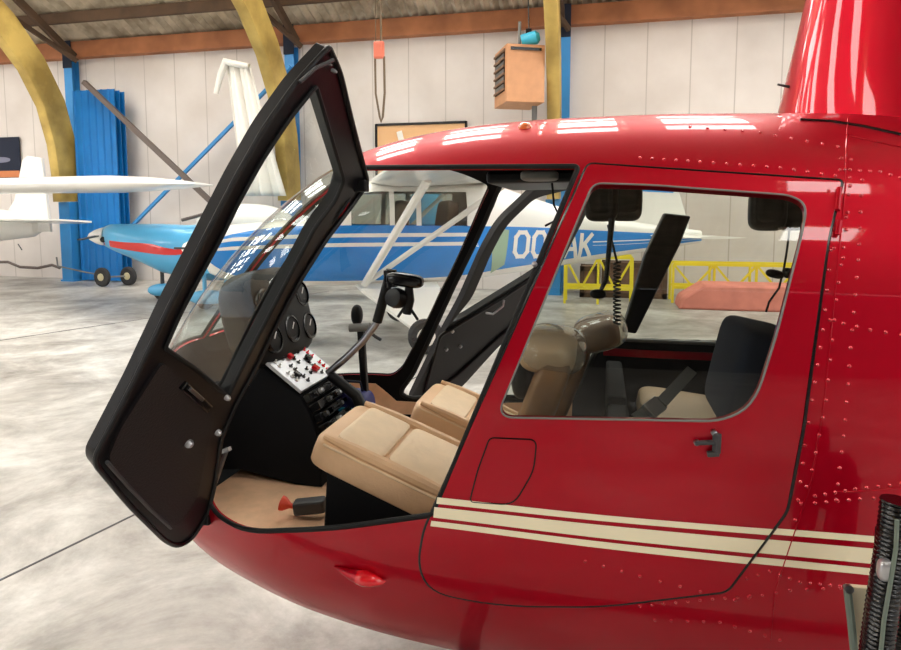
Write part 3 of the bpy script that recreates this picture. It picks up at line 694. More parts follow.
def floormat():
    m = bpy.data.materials.new('polished_concrete'); m.use_nodes = True; nt = m.node_tree; bs = nt.nodes['Principled BSDF']
    tc = nt.nodes.new('ShaderNodeTexCoord'); out = None
    mp = nt.nodes.new('ShaderNodeMapping'); mp.inputs['Scale'].default_value = (1,1,1); nt.links.new(tc.outputs['Object'], mp.inputs[0])
    n1 = nt.nodes.new('ShaderNodeTexNoise'); n1.inputs['Scale'].default_value = 1.1; n1.inputs['Detail'].default_value = 10; n1.inputs['Roughness'].default_value = .68; n1.inputs['Distortion'].default_value = .5
    n2 = nt.nodes.new('ShaderNodeTexNoise'); n2.inputs['Scale'].default_value = 5.5; n2.inputs['Detail'].default_value = 8; n2.inputs['Roughness'].default_value = .7
    nt.links.new(mp.outputs[0], n1.inputs[0]); nt.links.new(mp.outputs[0], n2.inputs[0])
    r1 = nt.nodes.new('ShaderNodeValToRGB'); e = r1.color_ramp.elements; e[0].position = .32; e[0].color = lin((126,121,114))+(1,); e[1].position = .62; e[1].color = lin((206,204,198))+(1,)
    x = e.new(.47); x.color = lin((172,168,161))+(1,)
    nt.links.new(n1.outputs[0], r1.inputs[0])
    r2 = nt.nodes.new('ShaderNodeValToRGB'); r2.color_ramp.elements[0].position = .35; r2.color_ramp.elements[0].color = (.72,.72,.72,1); r2.color_ramp.elements[1].position = .6; r2.color_ramp.elements[1].color = (1,1,1,1)
    nt.links.new(n2.outputs[0], r2.inputs[0])
    mx = nt.nodes.new('ShaderNodeMix'); mx.data_type = 'RGBA'; mx.blend_type = 'MULTIPLY'; mx.inputs[0].default_value = .8
    nt.links.new(r1.outputs[0], mx.inputs[6]); nt.links.new(r2.outputs[0], mx.inputs[7]); nt.links.new(mx.outputs[2], bs.inputs['Base Color'])
    r3 = nt.nodes.new('ShaderNodeValToRGB'); r3.color_ramp.elements[0].color = (.28,.28,.28,1); r3.color_ramp.elements[1].color = (.55,.55,.55,1); nt.links.new(n2.outputs[0], r3.inputs[0]); nt.links.new(r3.outputs[0], bs.inputs['Roughness'])
    bs.inputs['Specular IOR Level'].default_value = .35
    return m
M['wall'] = wallmat(); M['floor'] = floormat()
def st(b, name, m, **k): return b.build(name, m, None, kind='structure', **k)
XL, XR, YB = -26.0, 14.0, -12.0
b = MB(); b.box(((XL+XR)/2,(YW+YB)/2,-.05),(XR-XL+.6,YW-YB+.6,.1)); st(b,'floor','floor')
b = MB(); b.box(((XL+XR)/2,YW+.1,2.62),(XR-XL,.2,5.24)); st(b,'wall_back','wall')
b = MB(); b.box((XL-.1,(YW+YB)/2,2.62),(.2,YW-YB,5.24)); st(b,'wall_left','wall')
b = MB(); b.box((XR+.1,(YW+YB)/2,2.62),(.2,YW-YB,5.24)); st(b,'wall_right','wall')
# front wall behind the viewer: doors dark for deep reflections, glowing windows added for fill
M['doorgreen'] = mat('dark_sliding_door',(74,70,68),.7)
zs = (1.4,3.6); wx = [(-22,-18),(-14.5,-10.5),(9.5,13)]
b = MB(); b.box(((XL+XR)/2,YB-.1,zs[0]/2),(XR-XL,.2,zs[0])); b.box(((XL+XR)/2,YB-.1,(zs[1]+5.5)/2),(XR-XL,.2,5.5-zs[1]))
edges = [XL]+sorted(v for w_ in wx for v in w_)+[XR]
for i in range(0,len(edges),2): b.box(((edges[i]+edges[i+1])/2,YB-.1,sum(zs)/2),(edges[i+1]-edges[i],.2,zs[1]-zs[0]))
st(b,'wall_front','doorgreen')
M['daylight'] = mat('fill_light_sheet',(255,255,255),.5,emit=SKY_E*.8)  # glow of the added fill windows
M['skyl'] = mat('daylit_roof_sheet',(255,254,250),.5,emit=SKY_E)
for i,(a,c) in enumerate(wx):
    b = MB(); b.box(((a+c)/2,YB-.12,sum(zs)/2),(c-a,.02,zs[1]-zs[0])); st(b,'window_%d'%(i+1),'daylight')
    b = MB()
    for k in range(4): xx = a+(c-a)*k/3; b.box((xx,YB-.05,sum(zs)/2),(.08,.08,zs[1]-zs[0]))
    b.box(((a+c)/2,YB-.05,sum(zs)/2),(c-a,.08,.08)); st(b,'trim_%d'%(i+1),'white')
# floor joints
b = MB()
for a,c in ((onZ(-40,600,.0),onZ(132,516,.0)),(onZ(-30,345,0),onZ(150,318,0))): dd = (c-a).normalized(); b.bar(a-dd*3+V((0,0,-.002)), c+dd*4+V((0,0,-.002)), .012,.01)
st(b,'trim_20','dkgrey')
# roof: corrugated sheet rising from both eaves to a ridge, with translucent strips
ZE, ZR, YR = 5.58, 11.0, .6
def zroof(y): return ZE+(ZR-ZE)*((YW-y)/(YW-YR) if y > YR else (y-YB)/(YR-YB))
def corr(x0, x1, y0, y1, m, name, kind='structure'):
    b = MB(); n = int((x1-x0)/.0475); vs = []; fs = []
    for i in range(n+1):
        x = x0+(x1-x0)*i/n; dz = .045*math.cos(i*PI/2)
        for y in (y0,y1): vs.append((x,y,zroof(y)+dz))
    for i in range(n): fs.append((2*i,2*i+1,2*i+3,2*i+2))
    b.add(vs,fs); return b.build(name,m,None,smooth=True,kind=kind)
M['roof'] = mat('fibre_cement_roof',(206,192,170),.9,nscale=2.5,col2=(150,136,116))
corr(XL,XR,YW,6.3,'roof','ceiling'); corr(XL,XR,6.3,YR,'roof','ceiling'); corr(XL,XR,YR,YB,'roof','ceiling')
k = 0
sky = []
for x0 in [-21.65+2.05*i for i in range(17)]:
    for (ya,yb) in ((10.9,10.2),(9.4,7.9),(7.3,6.3)): sky.append((x0,x0+1.3,ya,yb))
for x0 in (-19,-16,-13,-10,-7,6.5,9.5):
    for (ya,yb) in ((3.2,1.6),(-1.4,-2.8),(-5.6,-7.2)): sky.append((x0,x0+1.6,ya,yb))  # extra strips added to light the floor and camera side
sky += [(2.75,3.9,-1.5,-2.5),(2.9,4.0,-5.6,-6.7)]
for (x0,x1,ya,yb) in sky:
    if True:
        k += 1; b = MB(); z0, z1 = zroof(ya)-.10, zroof(yb)-.10
        b.prism([(x0,ya,z0),(x1,ya,z0),(x1,yb,z1),(x0,yb,z1)], (0,0,.02)); st(b,'trim_%d'%(30+k),'skyl')
# purlins and timber eave beam
b = MB(); b.box(((XL+XR)/2,YW-.12,5.41),(XR-XL,.22,.36)); tag(b.build('eave_beam','beam'),'long reddish timber beam running along the top of the hangar wall','beam')
i = 0
for yy in (12.2,10.3,7.2,4.6,-.2):
    b = MB(); b.box(((XL+XR)/2,yy,zroof(yy)-.15),(XR-XL,.10,.22)); tag(b.build('purlin','dkwood'),None,None,kind='structure')
# eave wall-plate rafters beside each arch, arches, posts
AX_ = [-12.13,-6.48,-.90]
cen = [(12.6,1.86),(12.58,2.5),(12.5,3.2),(12.26,4.05),(11.8,4.82),(11.15,5.5),(10.1,6.25),(8.6,7.05),(6.8,7.75),(4.6,8.4),(2.4,8.8),(.6,8.95)]
cen = cen+[(1.2-y,z) for y,z in cen[::-1][1:]]
names = ['yellow timber arch rising at the far left of the hangar wall','yellow timber arch standing behind the top of the open cockpit door','yellow timber arch behind the wooden heater box, near the picture centre']
for ai,xx in enumerate(AX_):
    secs = []
    P = [V((0,y,z)) for y,z in cen]
    Q = []
    for i in range(len(P)-1):
        for t in (0,.34,.67): Q.append(P[i]+(P[i+1]-P[i])*t)
    Q.append(P[-1])
    for i,p in enumerate(Q):
        t = (Q[min(len(Q)-1,i+1)]-Q[max(0,i-1)]).normalized(); n = V((0,-t.z,t.y))
        hw = .33; wd = .115
        secs.append([V((xx,p.y,p.z))+n*(a*hw)+V((c*wd,0,0)) for a,c in ((-1,-.7),(-.92,-1),(.92,-1),(1,-.7),(1,.7),(.92,1),(-.92,1),(-1,.7))])
    b = MB(); b.loft(secs); b.build('timber_arch','wood',smooth=True,sharp=50,label=names[ai],cat='arch',group=None)
    t = empty('arch_footing',(xx,12.68,0),label=['blue steel plinth under the leftmost timber arch','blue steel plinth under the timber arch behind the open door','blue steel plinth under the timber arch near the centre'][ai],cat='plinth')
    b = MB(); b.box((0,0,.93),(.30,.42,1.84)); b.build('column','bluesteel',t,bevel=.01)
    b = MB(); b.box((0,0,.02),(.36,.46,.04)); b.build('base_plate','bluesteel',t)
    px = onY((75,293,563)[ai],150,13.05).x
    t = empty('steel_post',(px,13.07,0),label=['blue steel post against the wall beside the leftmost arch','blue steel post seen through the top of the open door','blue steel post right of the wooden heater box'][ai],cat='post')
    for dx,w,d in ((0,.02,.20),(-.09,.02,.2),(.09,.02,.2)): pass
    b = MB(); b.box((0,-.10,2.60),(.22,.02,5.16)); b.box((0,.10,2.60),(.22,.02,5.16)); b.box((0,0,2.60),(.02,.2,5.16)); b.build('column','bluesteel',t)
    b = MB(); b.box((0,-.12,5.30),(.24,.02,.62)); b.build('top_bracket','navy',t)
    b = MB(); p1 = V((xx+.1,12.9,5.22)); b.bar(p1, V((xx+.1,11.0,zroof(11.0)-.2)), .09,.16); b.build('rafter','dkwood',kind='structure')
    b = MB(); b.bar((xx+.22,12.85,5.1),(xx-.6,11.6,zroof(11.6)-.25),.07,.1); b.build('rafter','dkwood',kind='structure')
# bracing
def brace(a, c, y, w, m, lab):
    b = MB(); b.bar(onY(*a,y), onY(*c,y), w, w); b.build('diagonal_brace',m,label=lab,cat='brace')
brace((84,82),(222,212),12.45,.10,'rust','brown steel brace sloping down to the right across the hangar wall')
brace((132,226),(290,66),12.86,.07,'bluesteel','thin blue steel brace rising to the right across the hangar wall')
# blue sheet panels
t = empty('sheet_panel_stack',onY(104,281,12.75),label='tall stack of blue ribbed sheets standing against the wall at left',cat='panels'); t.location.z = 0
hh = onY(104,90,12.75).z; xl = onY(81,200,12.75).x-t.location.x; xr = onY(125,200,12.75).x-t.location.x
for i in range(3):
    b = MB(); n = 12; prof = []
    x0 = xl+.03*i; x1 = xr-.08+.05*i
    vs = []; fs = []
    for k in range(n*4+1):
        x = x0+(x1-x0)*k/(n*4); yy = -.06+.09*i+(-.035 if (k//2)%4 == 0 else 0)
        vs += [(x,yy,.02),(x,yy,hh-.02*i),(x,yy+.02,.02),(x,yy+.02,hh-.02*i)]
    for k in range(n*4):
        a = 4*k; fs += [(a,a+1,a+5,a+4),(a+2,a+6,a+7,a+3),(a+1,a+3,a+7,a+5),(a,a+4,a+6,a+2)]
    fs += [(0,2,3,1),(n*16,n*16+1,n*16+3,n*16+2)]
    b.add(vs,fs); b.build('ribbed_sheet','bluedeep',t)
# poster
t = empty('wall_poster',onY(0,158,13.15),label='dark blue poster with an orange lower edge on the wall at far left',cat='poster'); wd = onY(20,158,13.15).x-onY(-30,158,13.15).x; ht = onY(10,137,13.15).z-onY(10,178,13.15).z
xo = onY(-5,158,13.15).x-t.location.x
b = MB(); b.box((xo,0,0),(wd,.03,ht)); b.build('poster_sheet','navy',t)
b = MB(); b.box((xo,-.02,-ht*.40),(wd*.97,.01,ht*.16)); b.build('orange_band',mat('poster_orange',(196,120,74),.6),t)
b = MB(); b.sup((xo+.1,-.02,-.05),(wd*.5,.012,ht*.14),None,.8,.8); b.build('light_patch',mat('poster_grey',(120,120,140),.6),t)
# framed board
A_ = onY(376,124,13.1); B_ = onY(466,124,13.1); t = empty('notice_board',((A_.x+B_.x)/2,13.12,A_.z-.55),label='black framed board with tan backing hung on the wall behind the helicopter roof',cat='board')
W2 = B_.x-A_.x; b = MB()
for c,d in (((0,0,.53),(W2,.05,.05)),((0,0,-.53),(W2,.05,.05)),((-W2/2,0,0),(.05,.05,1.1)),((W2/2,0,0),(.05,.05,1.1))): b.box(c,d)
b.build('frame','blackgloss',t)
b = MB(); b.box((0,.01,0),(W2-.05,.02,1.05)); b.build('backing',mat('board_tan',(226,178,128),.7),t)
for dx,dz,r in ((-.42,.2,-.25),(.35,.15,.1)):
    b = MB(); b.box((dx,-.01,dz),(.12,.01,.38),Matrix.Rotation(r,3,'Y')); b.build('paper_note','cloth',t)
# heater box on the arch
fc = onY(536,80,12.3); t = empty('wooden_heater_box',fc,label='plywood heater box with a slatted grille mounted on the timber arch',cat='heater'); t.rotation_euler.z = math.radians(24); t.location.x -= .12; t.location.y -= .62
hx = onY(555,80,12.3).x-onY(517,80,12.3).x; hz = onY(536,52,12.3).z-onY(536,107,12.3).z
b = MB(); b.box((0,.42,0),(hx,.84,hz)); b.build('cabinet','ply',t,bevel=.01)
b = MB(); b.box((.0,-.012,hz*.42),(hx*.8,.02,.05)); b.build('vent_slot','blackgloss',t)
b = MB(); b.box((-hx/2-.01,.42,.07),(.02,.62,hz*.74)); gl = b.build('grille','blackgloss',t)
for k in range(6):
    bb = MB(); bb.box((-hx/2-.03,.42,-.27+.135*k),(.03,.66,.035)); bb.build('slat','crate',gl)
b = MB(); b.tube([(.0,.4,hz/2),(.0,.4,hz/2+.5)],.03); b.tube([(.3,.4,-hz/2),(.3,.4,-hz/2-.5)],.05); b.build('pipe','grey',t,smooth=True)
t = empty('cyan_motor',onY(530,39,11.9),label='small cyan motor hanging just above the wooden heater box',cat='motor')
b = MB(); b.lathe([(0,-.16),(.11,-.15),(.12,0),(.12,.12),(.06,.18),(0,.18)],(0,0,0),(1,0,.2),18); b.build('housing','cyan',t,smooth=True)
b = MB(); b.box((-.02,0,.13),(.10,.10,.08)); b.tube([(-.02,0,.13),(-.05,0,1.0),(-.06,0,zroof(11.9)-t.location.z-.05)],.012,6); b.build('terminal_box','blackgloss',t)
# hoist
pt = onY(379,50,9.5); t = empty('rope_hoist',pt,label='orange pulley block on ropes hanging above the helicopter windshield',cat='hoist')
b = MB(); b.box((0,0,0),(.17,.08,.26)); b.build('pulley_block',mat('pulley_orange',(206,108,84),.6),t,bevel=.03)
b = MB(); b.tube([(.035,0,0),(.03,0,zroof(9.5)-pt.z-.05)],.018,6); b.build('suspension_rope','rope',t,smooth=True)
b = MB(); lo = onY(381,122,9.5)-pt; b.tube([(-.065,0,-.1),(-.06,0,lo.z*.6),(lo.x-.02,0,lo.z*.93),(lo.x,0,lo.z),(lo.x+.03,0,lo.z*.93),(.085,0,lo.z*.6),(.08,0,-.1)],.018,6); b.tube([(-.05,0,.1),(-.06,0,zroof(9.5)-pt.z-.05)],.008,6); b.build('rope_loop','rope',t,smooth=True)
# white sheet hung from the arch
t = empty('plastic_sheet',(0,0,0),label='white sheet draped and hanging beside the second timber arch',cat='sheet')
b = MB(); vs = []; nx_, nz_ = 30, 24
for j in range(nz_+1):
    v = j/nz_
    for i in range(nx_+1):
        u = i/nx_; xl_ = 226+ (240-226)*v; xr_ = 252+(286-252)*v; yt = 63+4*u
        p = onY(xl_+(xr_-xl_)*u, yt+(196-yt)*v, 11.9); p.y += .07*math.sin(u*17+v*2)*(0.4+v)+.03*math.sin(u*31); vs.append(p)
fs = [(j*(nx_+1)+i,j*(nx_+1)+i+1,(j+1)*(nx_+1)+i+1,(j+1)*(nx_+1)+i) for j in range(nz_) for i in range(nx_)]
b.add(vs,fs); o = b.build('hanging_drape','cloth',t,smooth=True); sm = o.modifiers.new('s','SOLIDIFY'); sm.thickness = .012
b = MB(); b.tube([onY(*q,11.85) for q in ((249,66),(236,64),(226,62),(221,74),(216,94))],[.05,.07,.09,.07,.05],10); b.build('bunched_end','cloth',t,smooth=True)
# ================================================================ BLUE AND WHITE HIGH-WING AIRCRAFT
AL = math.radians(25); P0 = onZ(365,287,.7); LAT = V((math.sin(AL),-math.cos(AL),0)); LON = V((math.cos(AL),math.sin(AL),0))
O_ = P0-LAT*.5; O_.z = 0
cess = empty('parked_aeroplane',O_,AL,label='blue and white high-wing aeroplane parked behind the helicopter, lettered on its side',cat='aeroplane')
def cl_(px,py,l=.5):   # pixel -> (s, z) on the plane at lateral l towards the camera
    d = ray(px,py); o = O_+LAT*l; t = (o-CAM).dot(LAT)/d.dot(LAT); p = CAM+d*t; return (p-O_).dot(LON), p.z
Wc = pchip([(-1.9,.05),(-1.8,.30),(-1.5,.42),(-.9,.50),(0,.52),(1.0,.50),(2.0,.36),(3.2,.22),(4.75,.07)])
Tc = pchip([(-1.9,1.22),(-1.8,1.38),(-1.5,1.44),(-.7,1.50),(-.55,1.52),(-.12,1.90),(.2,1.96),(1.5,1.96),(2.0,1.84),(2.6,1.66),(3.4,1.50),(4.75,1.33)])
Bc = pchip([(-1.9,1.08),(-1.8,.86),(-1.5,.76),(-.9,.70),(0,.68),(1.0,.70),(2.0,.80),(3.2,.96),(4.75,1.17)])
def ln(*pts): return pchip(list(pts))
lo_ = ln((-1.9,1.10),(-1.5,.86),(-1,.79),(0,.765),(1,.79),(2,.90),(3.2,1.04),(4.75,1.20))
b1 = ln((-1.9,1.12),(-1.5,1.15),(0,1.18),(1.3,1.18),(1.4,1.16),(3,1.15),(4.75,1.215))
b2 = ln((-1.9,1.13),(-1.5,1.19),(0,1.225),(1.3,1.225),(1.4,1.165),(3,1.155),(4.75,1.22))
b3 = ln((-1.9,1.15),(-1.5,1.25),(0,1.29),(1.3,1.29),(1.4,1.17),(3,1.19),(4.75,1.235))
b4 = ln((-1.9,1.16),(-1.5,1.29),(0,1.335),(1.3,1.335),(1.4,1.175),(3,1.205),(4.75,1.24))
hi_ = ln((-1.9,1.18),(-1.5,1.33),(-.8,1.42),(0,1.43),(1.0,1.42),(2,1.40),(3.2,1.34),(4.75,1.265))
wt_ = ln((-1.9,1.20),(-1.5,1.36),(-.7,1.46),(-.15,1.78),(.2,1.83),(1.5,1.83),(2.0,1.72),(2.6,1.56),(3.4,1.41),(4.75,1.29))
rows = [lambda s: Bc(s)+.003, lo_, b1, b2, b3, b4, hi_, wt_, lambda s: Tc(s)-.003]
rm = [0,1,0,1,0,1,0,0]     # material between rows: 0 white 1 blue
st_s = sorted(set([round(-1.9+.1*i,3) for i in range(67)]+[-.15,.30,.36,.62,.68,1.25]))
st_s = [s for s in st_s if s <= 4.75]
def secy(s,z):
    c = (Tc(s)+Bc(s))/2; h = max(.01,(Tc(s)-Bc(s))/2); return Wc(s)*max(0,1-abs((z-c)/h)**3.2)**(1/3.2)
b = MB(); vs = []; idx = {}
for i,s in enumerate(st_s):
    for sd in (-1,1):
        for j,r in enumerate(rows):
            z = r(s); nsub = 3 if j < len(rows)-1 else 1
            for k in range(nsub):
                zz = z+(rows[j+1](s)-z)*k/nsub if j < len(rows)-1 else z
                idx[(i,sd,j,k)] = len(vs); vs.append((s,sd*secy(s,zz),zz))
wins = [(-.15,.30),(.36,.62),(.68,1.25)]
for i in range(len(st_s)-1):
    s0,s1 = st_s[i],st_s[i+1]; mid = (s0+s1)/2
    for sd in (-1,1):
        for j in range(len(rows)-1):
            if j == 6 and any(a<mid<c for a,c in wins): continue
            for k in range(3):
                n = (j,k+1) if k < 2 else (j+1,0)
                mm_ = 1 if (j in (2,4) and 1.35 < mid < 3.0) else rm[j]; b.f.append([idx[(i,sd,j,k)],idx[(i+1,sd,j,k)],idx[(i+1,sd)+n],idx[(i,sd)+n]]); b.mi.append(mm_)
    for j in (0,len(rows)-1):
        b.f.append([idx[(i,-1,j,0)],idx[(i+1,-1,j,0)],idx[(i+1,1,j,0)],idx[(i,1,j,0)]]); b.mi.append(0)
b.v = [V(p) for p in vs]
fus = b.build('fuselage',['acwhite','acblue'],cess,smooth=True,sharp=40)
for a,c in wins:
    for sd in (-1,1):
        b = MB(); n = 6
        vs2 = []
        for i in range(n+1):
            s = a+(c-a)*i/n
            for z in (hi_(s),(hi_(s)+wt_(s))/2,wt_(s)): vs2.append((s,sd*(secy(s,z)-.004),z))
        b.add(vs2,[(3*i+k,3*i+3+k,3*i+4+k,3*i+1+k) for i in range(n) for k in (0,1)]); b.build('cabin_window','tint',cess,smooth=True)
for x in (.35,.95):
    b = MB(); b.sup((x+.12,0,1.42),(.16,.78,.62),Matrix.Rotation(.15,3,'Y'),.3,.3); b.build('cabin_seat','brownseat',cess,smooth=True)
b = MB(); b.box((-.85,0,1.35),(.05,.8,.25)); b.build('instrument_panel','lining',cess)
# wings
def foil(c, x0, y, z, th=.13, n=14):
    pts = []
    for k in range(2*n):
        t = k/n if k < n else 2-k/n
        u = .5-.5*math.cos(PI*t); yt = 5*th*c*(.2969*math.sqrt(u)-.126*u-.3516*u*u+.2843*u**3-.1015*u**4)
        pts.append(V((x0+c*u,y,z+(yt*1.1 if k < n else -yt*.7))))
    return pts
for sd in (-1,1):
    b = MB(); b.loft([foil(1.5,.1,sd*.0,1.96),foil(1.5,.1,sd*2.4,1.96),foil(1.2,.2,sd*3.8,1.95),foil(.9,.3,sd*4.0,1.95,.08)]); b.build('wing','acwhite',cess,smooth=True,sharp=60)
    for xs,r in ((.55,.046),(1.42,.032)):
        b = MB(); b.tube([(0.0,sd*.47,.73),(xs,sd*1.7,1.90)],r,8); b.build('wing_strut','acwhite',cess,smooth=True)
    b = MB(); b.loft([[V((.05+a,sd*y,z+c)) for a,c in ((c0,-.02),(c1,-.02),(c1,.02),(c0,.02))] for y,z,c0,c1 in ((.30,.71,-.15,.85),(.52,.66,-.1,.85),(1.05,.26,.45,.72))]); lg = b.build('landing_gear_leg','acwhite',cess,bevel=.005)
    b = MB(); b.lathe([(.12,-.055),(.17,-.06),(.195,-.035),(.20,0),(.195,.035),(.17,.06),(.12,.055)],(.62,sd*1.12,.20),(0,1,0),28); wh = b.build('wheel','tyre',lg,smooth=True)
    b = MB(); b.lathe([(0,-.075),(.08,-.07),(.105,-.062),(.105,.062),(.08,.07),(0,.075)],(.62,sd*1.12,.20),(0,1,0),20); b.build('hub','cloth',wh,smooth=True)
    b = MB(); b.bar((.5,sd*1.02,.25),(.62,sd*1.07,.2),.04,.04); b.build('axle','grey',lg)
b = MB(); b.tube([(-1.45,0,.80),(-1.5,0,.3)],.035,8); ng = b.build('nose_gear_leg','steel',cess,smooth=True)
b = MB(); b.lathe([(.08,-.05),(.14,-.055),(.165,0),(.14,.055),(.08,.05),(0,.05)],(-1.5,0,.165),(0,1,0),20); b.lathe([(.0,-.05),(.08,-.05)],(-1.5,0,.165),(0,1,0),20); b.build('wheel','tyre',ng,smooth=True)
b = MB(); b.lathe([(.14,0),(.13,.08),(.06,.2),(0,.23)],(-1.9,0,1.15),(-1,0,0),20); b.build('spinner','acwhite',cess,smooth=True)
b = MB(); b.bar((-1.97,-.05,1.15),(-1.98,-.85,1.2),.02,.11,(1,0,0)); b.bar((-1.97,.05,1.15),(-1.98,.85,1.1),.02,.11,(1,0,0)); b.build('propeller_blade','dkgrey',cess,bevel=.004)
# tail
fp = lambda px,py: (lambda q: V((q[0],-.03,q[1])))(cl_(px,py,0))
b = MB(); b.prism([fp(*q) for q in ((545,224),(585,205),(622,178),(640,150),(670,150),(676,185),(688,226),(686,240),(640,236))],(0,.06,0)); fn = b.build('tail_fin','acwhite',cess,bevel=.01)
b = MB(); b.prism([fp(*q)-V((0,.006,0)) for q in ((628,186),(632,191),(672,193),(672,188))],(0,.072,0)); b.build('fin_stripe','acblue',fn)
b = MB(); b.loft([foil(.65,4.0,-1.1,1.27,.06),foil(.85,3.85,0,1.27,.07),foil(.65,4.0,1.1,1.27,.06)]); b.build('tailplane','acwhite',cess,smooth=True,sharp=60)
# pale patch and lettering on the side
yl = -(lambda s: secy(s,1.15))(1.9)
def onside(s,z,off=.006): return V((s,-(secy(s,z)+off),z))
def cesspoly(pts, m, name):
    q = dens([cl_(*p,.38) for p in pts],.06)
    return sheet(name,q,[],lambda x,y: onside(x,y),m,cess,grid=.08,toward=lambda p: V((0,-1,0)))
cesspoly([(497,228),(509,230),(505,265),(492,274),(491,250)],mat('faded_patch',(150,178,150),.6),'faded_patch')
def letter(ch, s0, z0, w, h, thk=.052):
    S = {'O':[[(0,.2),(0,.8),(.25,1),(.75,1),(1,.8),(1,.2),(.75,0),(.25,0),(0,.2)]],'-':[[(.1,.5),(.9,.5)]],'L':[[(0,1),(0,0),(.95,0)]],
         'A':[[(0,0),(.5,1),(1,0)],[(.18,.33),(.82,.33)]],'K':[[(0,0),(0,1)],[(.95,1),(.05,.42)],[(.3,.58),(1,0)]]}[ch]
    b = MB(); sl = .08
    for st_ in S:
        for (x1,y1),(x2,y2) in zip(st_,st_[1:]):
            a = V((s0+x1*w+sl*y1*h,z0+y1*h)); c = V((s0+x2*w+sl*y2*h,z0+y2*h)); d = (c-a).normalized()*thk*.42; a -= d; c += d
            K = 4
            for i in range(K):
                p,q = a+(c-a)*i/K, a+(c-a)*(i+1)/K; n = V((-(c-a).y,(c-a).x)).normalized()*thk/2
                b.add([onside(p.x-n.x,p.y-n.y,.008),onside(q.x-n.x,q.y-n.y,.008),onside(q.x+n.x,q.y+n.y,.008),onside(p.x+n.x,p.y+n.y,.008)],[(0,1,2,3)])
    b.build('registration_letter','acwhite',cess)
for ch,x0,x1,yb,yt in (('O',514,527,256.5,232.5),('O',533,545,256.5,232.5),('-',549,553,256,232.5),('L',556,565,256.5,232.5),('A',567,579,257,234),('K',583,594,257,235)):
    s0,z0 = cl_(x0,yb,.36); s1,z1 = cl_(x0,yt,.36); s2,_ = cl_(x1,yb,.36); letter(ch,s0,z0,s2-s0,z1-z0)

# ================================================================ LIGHT BLUE LOW-WING AIRCRAFT
YB2 = 9.7
def lp(px,py): p = onY(px,py,YB2); return p
sx0 = lp(105,236).x
rb = empty('parked_aeroplane',(sx0,YB2,0),math.radians(19),label='light blue low-wing aeroplane with a red side stripe and white spinner',cat='aeroplane')
L2 = 6.0
def zz(px,py): return lp(px,py).z
T2 = pchip([(0,zz(107,227)),(.15,zz(110,224)),(.9,zz(150,224)),(1.7,zz(184,226)),(2.1,1.50),(3.2,1.45),(6,1.3)])
B2 = pchip([(0,zz(107,246)),(.15,zz(112,250)),(.6,zz(140,262)),(1.1,zz(165,276)),(2.0,zz(185,284)),(3.2,.62),(6,1.1)])
W2_ = pchip([(0,.12),(.15,.30),(.6,.42),(1.5,.50),(3,.5),(6,.08)])
def sec2(s,n=36):
    c = (T2(s)+B2(s))/2; h = (T2(s)-B2(s))/2; w = W2_(s); out = []
    for k in range(n):
        a = 2*PI*k/n; r = (abs(math.cos(a)/w)**2.4+abs(math.sin(a)/h)**2.4)**(-1/2.4); out.append(V((s,-r*math.cos(a),c+r*math.sin(a))))
    return out
b = MB(); b.loft([sec2(s) for s in (0,.05,.12,.25,.45,.7,1,1.4,1.8,2.3,3,4,5,6)]); b.build('fuselage','ltblue',rb,smooth=True,sharp=60)
# red side stripe hugging the cowl
def side2(s,z,off=.01):
    c = (T2(s)+B2(s))/2; h = (T2(s)-B2(s))/2; w = W2_(s); return V((s,-(w*max(0,1-abs((z-c)/h)**2.4)**(1/2.4)+off),z))
b = MB(); vs = []; K = 24
cz0 = pchip([(0.02,1.03),(.5,.95),(1.3,.86),(2.4,1.02),(5,1.1)]); tz = pchip([(0.02,.10),(.5,.13),(.95,.17),(1.3,.10),(2.4,.08),(5,.06)])
for i in range(K+1):
    s = .04+4.5*i/K
    for j in range(4): vs.append(side2(s,cz0(s)+tz(s)*j/3))
b.add(vs,[(4*i+j,4*i+4+j,4*i+5+j,4*i+1+j) for i in range(K) for j in range(3)]); b.build('red_stripe','acred',rb,smooth=True)
b = MB(); b.lathe([(.16,0),(.155,.06),(.12,.16),(.06,.26),(0,.30)],(0,0,(T2(0)+B2(0))/2),(-1,0,0),24); b.build('spinner','acwhite',rb,smooth=True)
b = MB()
for sgn in (1,-1): b.bar((-.08,sgn*.03,1.19),(-.09,sgn*.75,1.19+sgn*.05),.02,.09,(1,0,0))
b.build('propeller_blade','dkgrey',rb,bevel=.003)
b = MB(); b.lathe([(0,.0),(.05,0),(.05,.02),(0,.02)],side2(.05,1.12),(0,-1,0),16); b.build('air_intake','blackgloss',rb)
b = MB(); b.sup((2.45,0,1.38),(1.75,.85,.75),None,.9,.9); cn = b.build('canopy','acwhite',rb,smooth=True)
b = MB(); b.tube([(1.42,-.3,1.46),(1.8,-.36,1.56),(2.3,-.40,1.66)],.03,6); b.build('canopy_rail','rust',cn,smooth=True)
b = MB(); b.loft([foil(1.1,2.0,-1.6,.68,.12),foil(1.4,1.9,-.2,.58,.14),foil(1.4,1.9,.2,.58,.14),foil(1.1,2.0,1.6,.68,.12)]) 
b.build('wing','ltblue',rb,smooth=True,sharp=60)
b = MB(); b.prism([(5.0,-.03,1.3),(5.6,-.03,2.1),(6.0,-.03,2.1),(6.05,-.03,1.15)],(0,.06,0)); b.loft([foil(.7,5.3,-1.2,1.3,.08),foil(.8,5.2,1.2,1.3,.08)]); b.build('tail','ltblue',rb)
